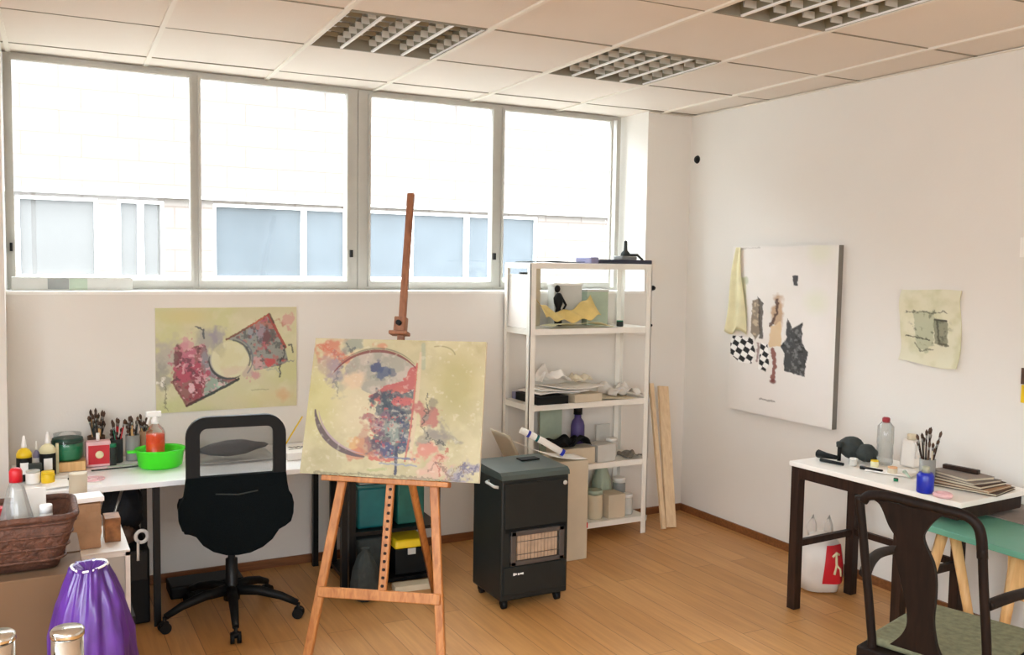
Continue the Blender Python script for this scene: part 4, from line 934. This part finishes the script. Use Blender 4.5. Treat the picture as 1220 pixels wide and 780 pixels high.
tag(BM(M['lgrey']).sheet(12, 8, lambda u, v: ((u - .5) * .36, (v - .5) * .28, .002 + .016 * abs(noise.noise(Vector((u * 5, v * 5, 1))))), .0015).build('plastic_sheet', None, None, (.87, 4.46, D1 + .001)), 'crumpled grey plastic sheet under the dark pouch', 'sheet')
t = thing('card_box', 'white card box with dark writing at the right end of the desk', 'box', (1.175, 4.37, D1), .0)
BM(M['paper']).box((-.09, -.10, 0), (.075, .10, .035), bev=.002).build('box', None, t)
b = BM(M['black'])
for k in range(5): b.box((-.045 + k * .022, .02 - .003 * k, .0352), (-.032 + k * .022, .05 - .006 * (k % 2), .0358), rot=(0, 0, .5))
b.box((-.06, -.015, .0352), (.0, -.005, .0358)); b.build('scribble', None, t)
b = BM(M['yellow']).cyl((0, 0, 0), (.10, .03, .14), .004, n=8); tag(b.build('pencil', None, None, (1.16, 4.62, D1 + .001)), 'thin yellow-green stick leaning to the wall behind the card box', 'stick')

# on the window sill
t = thing('sill_tray', 'long low grey box on the window sill at the far left', 'box', (.21, 4.88, SILL))
BM(M['lgrey']).box((-.26, -.05, 0), (.26, .05, .068), bev=.003).build('box', None, t)
BM(M['grey']).box((-.11, -.0525, .012), (-.02, -.0500, .062)).build('panel', None, t); BM(M['olive']).box((-.018, -.0525, .008), (.06, -.0500, .062)).build('panel', None, t)

# ------------------------------------------------------------------ under the desk
t = thing('computer_tower', 'black computer tower standing under the desk beside its leg', 'computer', (.405, 4.40, 0))
BM(M['black']).box((-.062, -.21, .006), (.058, .20, .335), bev=.008).build('case', None, t)
BM(M['blackm']).box((-.055, -.214, .20), (.05, -.209, .325), bev=.003).build('front_panel', None, t)
t = thing('cable_coil', 'coiled white cable resting on top of the computer tower', 'cable', (.435, 4.225, .3475))
b = BM(M['lid']); b.tube([(.024 * math.cos(j * PI / 10), .0, .036 + .026 * math.sin(j * PI / 10)) for j in range(20)], .008, 8, closed=True); b.build('coil', None, t)
BM(M['lid']).tube([(-.015, -.004, .014), (-.02, -.050, .012), (-.022, -.066, -.05)], .006, 7).build('loose_end', None, t)
b = BM(mat('navy_cloth', '#14181f', .8, var=.4, scale=20)).blob((0, 0, .10), (.085, .12, .115), .35, 4); tag(b.build('dark_bag', None, None, (.38, 4.46, .372)), 'dark navy cloth bag stuffed under the desk above the computer tower', 'bag')
b = BM(M['brown']).blob((0, 0, .045), (.035, .035, .04), .3, 9); tag(b.build('brown_bundle', None, None, (.38, 4.265, .340)), 'small brown bundle on the computer tower under the desk', 'bundle')
b = BM(M['steel']).cyl((0, 0, 0), (.055, .02, .17), .006, n=8); tag(b.build('metal_rod', None, None, (.30, 4.16, .44)), 'thin metal rod leaning on the dark bag under the desk', 'rod')
onebox('black_crate', 'black crate on the floor under the white drawer box', 'crate', (.22, 3.70, 0), (.24, .34, .29), M['blackm'])
onebox('dark_slab', 'low dark footrest on the floor under the desk near the skirting', 'slab', (.75, 4.52, 0), (.34, .16, .06), M['black'], .0, .01)  # plain low dark block near the wall

# black rack with boxes behind the easel
RK = thing('storage_rack', 'black storage rack with two levels standing behind the easel', 'rack', (1.60, 4.36, 0), -.05)
for x in (-.21, .225):
    for y in (-.16, .20): BM(M['blackm']).box((x - .016, y - .016, 0), (x + .016, y + .016, .60)).build('post', None, RK)
for z in (.035, .285): BM(M['blackm']).box((-.225, -.175, z - .018), (.24, .215, z)).build('shelf', None, RK)
onebox('storage_bin', 'teal plastic storage bin on the upper level of the black rack', 'bin', (1.518, 4.36, .287), (.18, .26, .20), M['teal'], -.05, .012, lid=mat('teal_lid', '#145a5c', .35))
onebox('storage_bin', 'narrow teal box with white label right of the teal storage bin', 'bin', (1.705, 4.35, .287), (.14, .24, .21), mat('teal_green', '#1d5c52', .5, var=.25), -.05, .008, lid=M['lgrey'])
onebox('paper_pile', 'grey paper pile on the teal storage bin lid', 'papers', (1.515, 4.35, .503), (.17, .2, .035), M['grey'], .03)
onebox('black_tub', 'large black tub on the lower level of the black rack', 'tub', (1.505, 4.35, .037), (.16, .24, .20), M['dgrey'], -.05, .01)
t = thing('toolbox', 'black toolbox with yellow lid on the lower level of the rack', 'toolbox', (1.70, 4.32, .037), -.05)
BM(M['black']).box((-.085, -.11, 0), (.085, .11, .13), bev=.006).build('body', None, t); BM(M['yellow']).box((-.088, -.113, .131), (.088, .113, .172), bev=.01, taper=.9).build('lid', None, t); BM(M['lgrey']).box((-.02, -.116, .10), (.02, -.110, .13)).build('latch', None, t)
onebox('flat_board', 'beige board on the floor in front of the black rack', 'board', (1.66, 4.10, 0), (.20, .07, .03), M['beige'], -.1)
sack('cloth_sack', 'dark greyish sack on the floor in front of the black rack', 'bag', (1.40, 4.06, 0), .07, .25, M['dgrey'], 3)
b = BM(M['black']).tube([(0, 0, .56), (.01, -.03, .35), (.0, -.02, .12), (.03, -.06, .006)], .005, 8); tag(b.build('power_cord', None, None, (1.93, 4.69, 0)), 'thin dark cord hanging down the wall right of the black rack', 'cord')

# ------------------------------------------------------------------ left foreground
t = thing('cardboard_box', 'large brown cardboard box at the bottom left carrying the wicker basket', 'box', (-.17, 3.19, 0))
BM(M['cardboard']).box((-.30, -.21, 0), (.315, .22, .655), bev=.004).build('body', None, t)
BM(M['cardboard']).box((-.30, -.0, .6555), (.315, .22, .659)).build('flap', None, t)
BM(M['beige']).box((-.03, -.2112, .0), (.03, -.2105, .655)).build('tape', None, t)
t = thing('wicker_basket', 'brown woven wicker basket full of jars on the cardboard box', 'basket', (-.12, 3.14, .661))
def rrect(w, d, r, n=6):
    o = []
    for cx, cy, a0 in ((w - r, d - r, 0), (-w + r, d - r, 90), (-w + r, -d + r, 180), (w - r, -d + r, 270)):
        for k in range(n + 1): a = math.radians(a0 + 90 * k / n); o.append((cx + r * math.cos(a), cy + r * math.sin(a)))
    return o
b = BM(M['wicker'])
rings = []
for (w, d, z) in ((.20, .10, 0), (.215, .115, .04), (.235, .13, .10), (.25, .14, .158), (.245, .135, .158), (.225, .12, .09), (.19, .09, .008)):
    rings.append([b.bm.verts.new((x, y, z)) for x, y in rrect(w, d, .04)])
for A, Q in zip(rings, rings[1:]):
    b._f([b.bm.faces.new((A[i], A[(i + 1) % len(A)], Q[(i + 1) % len(A)], Q[i])) for i in range(len(A))], True)
b._f([b.bm.faces.new(rings[0][::-1]), b.bm.faces.new(rings[-1])])
b.build('woven_body', None, t)
b = BM(M['wicker'])
for k in range(4):
    z = .03 + k * .038; w = .21 + z * .26; d = .11 + z * .2
    b.tube([(x, y, z) for x, y in rrect(w, d, .045, 5)], .0045, 6, closed=True)
b.build('weave_rod', None, t)
BM(M['wicker']).tube([(x, y, .160) for x, y in rrect(.248, .138, .045)], .010, 8, closed=True).build('rim', None, t)
def flask(name, label, loc, r, h, bodym, capm, contents=None):
    t = thing(name, label, 'bottle', loc)
    BM(bodym).lathe([(r * .95, 0), (r, .01), (r * .95, h * .35), (r * .42, h * .78), (r * .26, h * .86)], n=30).build('body', None, t)
    if contents: BM(contents).lathe([(0, .004), (r * .88, .004), (r * .92, .012), (r * .9, h * .33), (0, h * .34)], n=26).build('contents', None, t)
    BM(capm).lathe([(r * .30, h * .845), (r * .33, h * .85), (r * .33, h * .96), (r * .26, h * .99), (r * .1, h)], n=24).build('cap', None, t)
flask('glass_bottle', 'conical clear bottle with red cap standing in the wicker basket', (-.032, 3.13, .6715), .056, .285, M['clearplastic'], M['red'], mat('pinkish_contents', '#c9a79c', .7, var=.2))
t = thing('white_jug', 'white tub with pale contents leaning at the left edge of the basket', 'tub', (-.17, 3.10, .6715)); BM(M['pinkish']).lathe([(.05, 0), (.055, .16), (.0, .165)], n=20).build('body', None, t); BM(M['lid']).lathe([(.057, .15), (.057, .172), (0, .175)], n=20).build('lid', None, t)
for k, (x, y, r, h, m, c, lb) in enumerate([(.048, 3.14, .019, .16, 'lgrey', 'lid', 'grey striped jar with white lid right of the red-capped bottle'), (-.085, 3.20, .024, .15, 'pinkish', 'red', 'pink jar with red lid at the back of the basket')]):
    jar('jar', lb, 'jar', (x, y, .6715), r, h, M[m], M[c], labelm=M['olive'] if k == 0 else None)
onebox('folded_card', 'folded white cards standing in the basket behind the jars', 'card', (.005, 3.205, .6715), (.09, .008, .20), M['paper'], .12, .001)
b = BM(M['cardlight']).tube([(0, 0, 0), (.005, .0, .235)], .032, 20); tag(b.build('paper_tube', None, None, (.165, 3.80, .5445)), 'short beige cardboard tube standing behind the kraft paper bag', 'tube') 
t = thing('drawer_box', 'white framed storage box on a black crate behind the purple bag', 'box', (.215, 3.70, .2915))
b = BM(M['lid'])
for x in (-.10, .10):
    for y in (-.17, .17): b.box((x - .008, y - .008, 0), (x + .008, y + .008, .245))
for z in (0, .23):
    b.box((-.108, -.178, z), (.108, -.162, z + .014)); b.box((-.108, .162, z), (.108, .178, z + .014)); b.box((-.108, -.178, z), (-.092, .178, z + .014)); b.box((.092, -.178, z), (.108, .178, z + .014))
b.build('frame', None, t)
BM(M['lgrey']).box((-.098, -.166, .004), (.098, .166, .232)).build('drawer', None, t); BM(M['lid']).box((-.108, -.178, .2445), (.108, .178, .252), bev=.002).build('lid', None, t)
t = thing('paper_bag', 'creased kraft paper bag standing on the white framed box', 'bag', (.175, 3.62, .5445))
b = BM(M['kraft']).box((-.058, -.04, 0), (.058, .04, .165), bev=.006, taper=.88)
bmesh.ops.subdivide_edges(b.bm, edges=b.bm.edges[:], cuts=5, use_grid_fill=True)
for v in b.bm.verts: v.co += Vector((1, .6, .2)) * .016 * noise.noise(v.co * 22) * (.3 + v.co.z * 4) + Vector((.05, 0, 0)) * v.co.z
b.build('body', None, t)
onebox('notebook', 'white and black notebook on top of the kraft paper bag', 'notebook', (.19, 3.62, .716), (.10, .09, .018), M['lid'], .1, .002, lid=None)
onebox('orange_tin', 'brownish orange patterned tin on the white box beside the kraft bag', 'tin', (.275, 3.68, .5445), (.055, .09, .09), mat('orange_tin', '#8a5a2e', .5, var=.5, scale=30), 0)
t = thing('plastic_bag', 'tall gathered purple plastic rubbish bag in front of the white box', 'bag', (.148, 2.755, 0))
b = B().m(M['purple'])
def fold(a, z): return 1 + (.07 * math.sin(a * 7 + 2.5 * math.sin(z * 5)) + .05 * math.sin(a * 13 + z * 14) + .045 * math.sin(a * 23 - z * 19 + 2 * math.sin(a * 3))) * (.5 + .5 * min(1, z / .5)) + .06 * noise.noise(Vector((math.cos(a) * 2, math.sin(a) * 2, z * 6)))
b.lathe([(.07, 0), (.115, .03), (.125, .15), (.122, .30), (.114, .44), (.103, .55), (.084, .64), (.062, .70), (.050, .728), (.046, .745), (.038, .742), (.0, .715)], n=120, fn=fold); b.build('body', None, t)
BM(M['lid']).tube([(.047 * math.cos(j * PI / 8), .045 * math.sin(j * PI / 8), .741 + .004 * math.sin(j)) for j in range(16)], .0035, 6, closed=True).build('drawstring', None, t)
# stool with two steel canisters, very near
t = thing('round_stool', 'round wooden stool just below the left corner of the photo', 'stool', (0.0, 1.60, 0))
BM(M['darkwood']).lathe([(.15, .79), (.16, .80), (.16, .815), (.15, .82)], n=36).build('seat', None, t)
for k in range(4):
    a = k * PI / 2 + .6; BM(M['darkwood']).cyl((.17 * math.cos(a), .17 * math.sin(a), 0), (.10 * math.cos(a), .10 * math.sin(a), .795), .012, n=10).build('leg', None, t)
for (x, top, lb) in ((.0515, 1.003, 'steel canister with flat lid in front of the purple bag'), (-.046, 1.012, 'steel canister cut off by the left edge of the photo')):
    t = thing('steel_canister', lb, 'canister', (x, 1.60, .8215), 0, None); h = top - .8215
    BM(M['chrome']).lathe([(.022, 0), (.024, .004), (.024, h - .014)], n=40).build('body', None, t); BM(M['chrome']).lathe([(.0235, h - .014), (.0255, h - .012), (.0255, h - .003), (.022, h), (0, h)], n=40).build('lid', None, t)

# ------------------------------------------------------------------ right table
TZ = .70
TB = thing('work_table', 'narrow white-topped table with dark brown wooden legs against the right wall', 'table', (3.145, 3.12, 0), math.radians(3.0))
BM(mat('white_table_top', '#f1efe9', .35, var=.02)).box((0, -.86, TZ - .022), (.47, 0, TZ), bev=.003).build('tabletop', None, TB)
LG = [(.03, -.03), (.43, -.03), (.03, -.585), (.43, -.585)]
for x, y in LG: BM(M['darkwood']).box((x - .022, y - .022, 0), (x + .022, y + .022, TZ - .024), bev=.002).build('leg', None, TB)
BM(M['darkwood']).box((.012, -.84, TZ - .075), (.030, -.008, TZ - .023)).build('apron', None, TB); BM(M['darkwood']).box((.43, -.84, TZ - .075), (.448, -.008, TZ - .023)).build('apron', None, TB)
for y in (-.03, -.585): BM(M['darkwood']).box((.052, y - .012, .295), (.408, y + .012, .325)).build('stretcher', None, TB)
for y in (-.03, -.835): BM(M['darkwood']).box((.031, y - .012, TZ - .075), (.429, y + .005, TZ - .023)).build('apron', None, TB)
BM(M['darkwood']).box((.42, -.563, .30), (.44, -.052, .33)).build('stretcher', None, TB)
T1 = TZ + .0015
t = thing('squeeze_bottle', 'small bright blue bottle with grey cap at the front edge of the right table', 'bottle', (3.205, 2.435, T1))
BM(M['blue']).lathe([(.030, 0), (.033, .004), (.033, .070), (.026, .082)], n=28).build('body', None, t); BM(mat('cap_grey', '#a7ab96', .5)).lathe([(.016, .08), (.016, .104), (.012, .107)], n=20).build('cap', None, t)
t = thing('water_bottle', 'clear plastic bottle with dark red cap on the right table near the wall', 'bottle', (3.50, 2.88, T1))
BM(M['clearplastic']).lathe([(.034, 0), (.037, .01), (.035, .04), (.037, .05), (.035, .09), (.037, .10), (.036, .175), (.022, .192), (.014, .20)], n=28).build('body', None, t); BM(mat('dark_red', '#8f1a28', .4)).lathe([(.017, .192), (.018, .212), (.012, .218)], n=18).build('cap', None, t)
t = thing('milk_jug', 'white plastic jug with beige cap behind the clear bottle', 'jug', (3.565, 2.79, T1))
BM(M['plasticbag']).box((-.03, -.04, 0), (.03, .04, .125), bev=.012, taper=.9).build('body', None, t); BM(M['beige']).lathe([(.020, .125), (.020, .148), (.017, .150)], n=18).build('cap', None, t); BM(M['plasticbag']).tube([(-.02, -.038, .12), (-.025, -.062, .105), (-.02, -.045, .05)], .007, 8).build('handle', None, t)
brushpot('brush_jar', 'jar crowded with brushes standing beside the blue bottle', 3.345, 2.535, T1, .032, .105, M['grey'], 15, .20, [M['brown'], M['darkwood'], M['beige'], M['leg']], 21, 'brush pot', None, .55)
BS = [('lowest', .26, .20, M['brown'], .010), ('second', .25, .19, M['kraft'], .009), ('third', .23, .18, M['brown'], .012), ('fourth', .22, .17, M['greybrown'], .009), ('topmost', .20, .15, M['greybrown'], .012)]
z = T1
for k, (nm, w, d, m, h) in enumerate(BS):
    t = thing('sketchbook', nm + ' book of the flat stack at the right end of the table', 'book', (3.47 - .008 * k, 2.41 + .008 * k, z), .25 - .10 * k, 'books stacked on the right table')
    BM(m).box((-d / 2, -w / 2, 0), (d / 2, w / 2, .0018)).box((-d / 2, -w / 2, h - .0018), (d / 2, w / 2, h)).build('cover', None, t); BM(M['beige']).box((-d / 2 + .004, -w / 2 + .004, .002), (d / 2 - .004, w / 2 - .004, h - .002)).build('pages', None, t); z += h + .0012
b = BM(M['darkwood']).box((-.012, -.075, 0), (.012, .075, .018), bev=.003); tag(b.build('wooden_block', None, None, (3.46, 2.46, z), (0, 0, .15)), 'dark wooden bar lying on top of the book stack', 'block')
t = thing('knitted_hat', 'dark grey rounded two-lobed cloth lump at the back of the right table', 'hat', (3.43, 2.97, T1 + .012))
BM(M['dgrey']).blob((-.01, .035, .048), (.055, .062, .052), .12, 3).build('crown', None, t); BM(M['dgrey']).blob((.0, -.045, .036), (.048, .05, .042), .15, 6).build('fold', None, t)
b = BM(M['black']).tube([(0, .05, .022), (0, 0, .022), (.01, -.05, .022)], [.020, .014, .010], 10); tag(b.build('hair_brush', None, None, (3.31, 3.05, T1)), 'black brush lying at the far left end of the right table', 'brush')
b = BM(M['black']).cyl((0, 0, 0), (.0, -.0, .065), .009, n=12); b.m(M['dgrey']).lathe([(.014, .065), (.016, .085), (.012, .090)], n=12); tag(b.build('standing_brush', None, None, (3.36, 3.02, T1)), 'small black brush standing upright beside the grey hat', 'brush')
b = BM(M['black']).tube([(0, .06, .009), (.0, -.06, .009)], [.009, .007], 8); tag(b.build('paint_tube', None, None, (3.27, 2.98, T1), (0, 0, .15)), 'black paint tube near the front edge, farthest from the blue bottle', 'paint tube', 'paint tubes on the right table')
b = BM(M['black']).tube([(0, .05, .008), (.0, -.05, .008)], [.008, .007], 8); tag(b.build('paint_tube', None, None, (3.32, 2.80, T1), (0, 0, .3)), 'black marker lying between the hat and the orange pot', 'marker')
b = BM(M['olive']).tube([(0, .05, .008), (.0, -.05, .008)], [.010, .004], 8); tag(b.build('paint_tube', None, None, (3.38, 2.66, T1), (0, 0, -.7)), 'pale green paint tube lying behind the blue bottle', 'paint tube', 'paint tubes on the right table')
b = BM(M['green']).tube([(0, .04, .007), (.0, -.04, .007)], [.008, .004], 8); tag(b.build('paint_tube', None, None, (3.43, 2.62, T1), (0, 0, -1.1)), 'dark green paint tube lying beside the pale green tube', 'paint tube', 'paint tubes on the right table')
jar('small_pot', 'small yellow pot in the middle of the right table', 'pot', (3.40, 2.85, T1), .018, .032, M['cream'], M['yellow'])
jar('small_pot', 'small orange-cream pot nearer than the yellow pot', 'pot', (3.36, 2.72, T1), .021, .032, M['beige'], mat('peach', '#e0a878', .5))
jar('glass_pot', 'tiny clear pot in front of the grey hat', 'pot', (3.335, 2.915, T1), .017, .035, M['lgrey'], M['lid'])
jar('small_pot', 'tiny dark green bottle cap near the front edge', 'cap', (3.26, 2.62, T1), .010, .012, M['green'], M['dgrey'])
b = BM(M['pinkish']).tube([(.028 * math.cos(j * PI / 10), .028 * math.sin(j * PI / 10), .010) for j in range(20)], .0095, 8, closed=True); tag(b.build('tape_roll', None, None, (3.20, 2.35, T1)), 'pinkish tape roll at the front corner of the right table', 'tape')
tag(BM(M['paper']).sheet(8, 8, lambda u, v: ((u - .5) * .16, (v - .5) * .2, .0008 + .003 * math.sin(u * 6)), .001).build('paper_sheet', None, None, (3.40, 2.75, T1 + .0035), (0, 0, .4)), 'white paper sheet in the middle of the right table', 'paper')

# white plastic bag with red print on the floor under the table
t = thing('shopping_bag', 'white plastic shopping bag with red print on the floor under the table', 'bag', (3.475, 3.215, 0), -.5)
b = B().m(M['plasticbag'])
b.lathe([(.05, 0), (.09, .012), (.108, .08), (.105, .16), (.092, .23), (.06, .28), (.02, .30), (.0, .301)], n=60, fn=lambda a, z: 1 + .05 * math.sin(a * 5 + z * 12) + .06 * noise.noise(Vector((math.cos(a) * 2, math.sin(a) * 2, z * 9))), sx=1.05, sy=.8); b.build('body', None, t)
for x in (-.045, .035): BM(M['plasticbag']).tube([(x - .02, 0, .27), (x - .025, -.005, .34), (x, -.005, .375), (x + .012, 0, .33), (x + .016, 0, .27)], .005, 6, flat=2).build('handle', None, t)
def bagpt(u, v, off):
    a = math.radians(-90 + 34 * u + 26); z = .06 + .19 * v; r = .111 - .15 * max(0, z - .14)
    k = 1 + .05 * math.sin(a * 5 + z * 12) + .06 * noise.noise(Vector((math.cos(a) * 2, math.sin(a) * 2, z * 9)))
    return (math.cos(a) * (r * k + off) * 1.05, math.sin(a) * (r * k + off) * .8, z)
BM(M['red']).sheet(10, 12, lambda u, v: bagpt((u * 2 - 1) * (1 - .25 * v) , v, .006), 0).build('red_print', None, t)
b = BM(M['cream'])
b.tube([bagpt(-.35, .72, .009), bagpt(.05, .80, .009), bagpt(.35, .74, .009)], .006, 6); b.tube([bagpt(.02, .78, .009), bagpt(-.05, .5, .009), bagpt(-.25, .26, .009)], .006, 6); b.tube([bagpt(-.05, .5, .009), bagpt(.25, .38, .009), bagpt(.3, .2, .009)], .005, 6)
b.build('print_mark', None, t)
crumple('paper_scrap', 'small white paper scrap on the floor in front of the table', 'scrap', (2.86, 2.62, .001), .022, .014, .012, M['paper'], 4, .3)

# ------------------------------------------------------------------ green table
GT = thing('green_table', 'low green-topped table on splayed beech legs cut off by the right edge', 'table', (3.44, 1.86, 0))
BM(M['mint']).box((-.325, -.62, .576), (.34, .63, .600), bev=.003).build('tabletop', None, GT)
def gleg(p, q):
    b = BM(M['leg']); b.tube([p, q], [.026, .017], 4); return b.build('leg', None, GT)
gleg((-.255, .42, .577), (-.215, .30, 0)); gleg((-.25, .47, .577), (-.27, .60, 0)); gleg((-.235, .175, .577), (-.225, .33 - .08, 0)) ; gleg((-.25, -.45, .577), (-.28, -.56, 0)); gleg((.25, -.45, .577), (.29, -.56, 0)); gleg((.25, .45, .577), (.29, .56, 0)); 
BM(M['leg']).box((-.25, .10, .40), (-.235, .20, .575)).build('leg_brace', None, GT)
tag(BM(M['greybrown']).box((-.135, -.62, 0), (.16, .62, .004)).build('desk_mat', None, None, (3.60, 1.86, .6012)), 'grey-brown mat along the wall side of the green table', 'mat')

# ------------------------------------------------------------------ dark armchair, back towards the camera
AC = thing('armchair', 'dark wooden armchair with vase-shaped back splat at the bottom right', 'chair', (2.456, 1.847, 0), math.atan2(-.964, .266))
def bp(x, z, off=0):      # point of the raked back
    return (x, -(z - .4) * .12 + off, z)
def bprism(b, outline, t=.012):
    A = [b.bm.verts.new(bp(x, z, -t)) for x, z in outline]; Q = [b.bm.verts.new(bp(x, z, t)) for x, z in outline]; n = len(A)
    fs = [b.bm.faces.new(A), b.bm.faces.new(Q[::-1])] + [b.bm.faces.new((A[i], Q[i], Q[(i + 1) % n], A[(i + 1) % n])) for i in range(n)]
    b._f(fs)
    return b
def smoothpts(p, n=5):
    o = []
    for i in range(len(p) - 1):
        p0, p1, p2, p3 = p[max(i - 1, 0)], p[i], p[i + 1], p[min(i + 2, len(p) - 1)]
        for k in range(n):
            t = k / n; o.append(tuple(.5 * (2 * p1[j] + (p2[j] - p0[j]) * t + (2 * p0[j] - 5 * p1[j] + 4 * p2[j] - p3[j]) * t * t + (3 * p1[j] - p0[j] - 3 * p2[j] + p3[j]) * t ** 3) for j in range(len(p1))))
    return o + [p[-1]]
Lf = smoothpts([(-.165, .876), (-.128, .862), (-.100, .80), (-.072, .755), (-.083, .715), (-.070, .66), (-.052, .58), (-.044, .50), (-.062, .45), (-.100, .405)])
Rt = smoothpts([(.062, .405), (.045, .45), (.036, .52), (.043, .60), (.044, .66), (.036, .71), (.008, .775), (.016, .81), (.050, .855), (.085, .872)])
b = BM(M['chairwood']); bprism(b, Lf + Rt, .009); b.build('splat', None, AC)
b = BM(M['chairwood']).tube([bp(x, z) for x, z in smoothpts([(-.185, .860), (-.165, .882), (-.10, .892), (-.02, .888), (.06, .885), (.125, .880), (.160, .858), (.172, .82), (.175, .76)])], .0155, 12, flat=.9); b.build('top_rail', None, AC)
for pts_ in ([(-.198, .875), (-.190, .78), (-.180, .65), (-.170, .52), (-.162, .40)], [(.175, .79), (.178, .70), (.183, .60), (.188, .50), (.190, .40)]):
    P_ = [bp(x, z) for x, z in smoothpts(pts_)] + [(pts_[-1][0], .0, .33), (pts_[-1][0] * 1.05, -.03, 0)]
    b = BM(M['chairwood']).tube(P_, [.014] * (len(P_) - 2) + [.017, .013], 10); b.build('stile', None, AC)
BM(M['chairwood']).box((-.20, -.03, .335), (.205, .49, .375), bev=.006).build('seat_rail', None, AC)
b = BM(M['seatpad']).box((-.188, .012, .3755), (.193, .482, .402), bev=.012); b.build('seat_pad', None, AC)
for s, x0 in ((-1, -.186), (1, .186)):
    pl = smoothpts([(x0, -.02, .615), (x0 + s * .03, .08, .625), (x0 + s * .055, .20, .622), (x0 + s * .055, .32, .61), (x0 + s * .03, .40, .595)])
    arm = BM(M['chairwood']).tube(pl, .015, 10, flat=1.3).build('armrest', None, AC)
    BM(M['chairwood']).tube(smoothpts([(x0 + s * .045, .37, .60), (x0 + s * .05, .39, .50), (x0 + s * .012, .40, .375)]), .011, 9).build('arm_post', None, AC)
    BM(M['chairwood']).tube([(x0, .46, .335), (x0 * 1.02, .47, 0)], [.018, .013], 10).build('front_leg', None, AC)
for z in (.16,): BM(M['chairwood']).box((-.18, .455, z), (.18, .475, z + .02)).build('stretcher', None, AC)
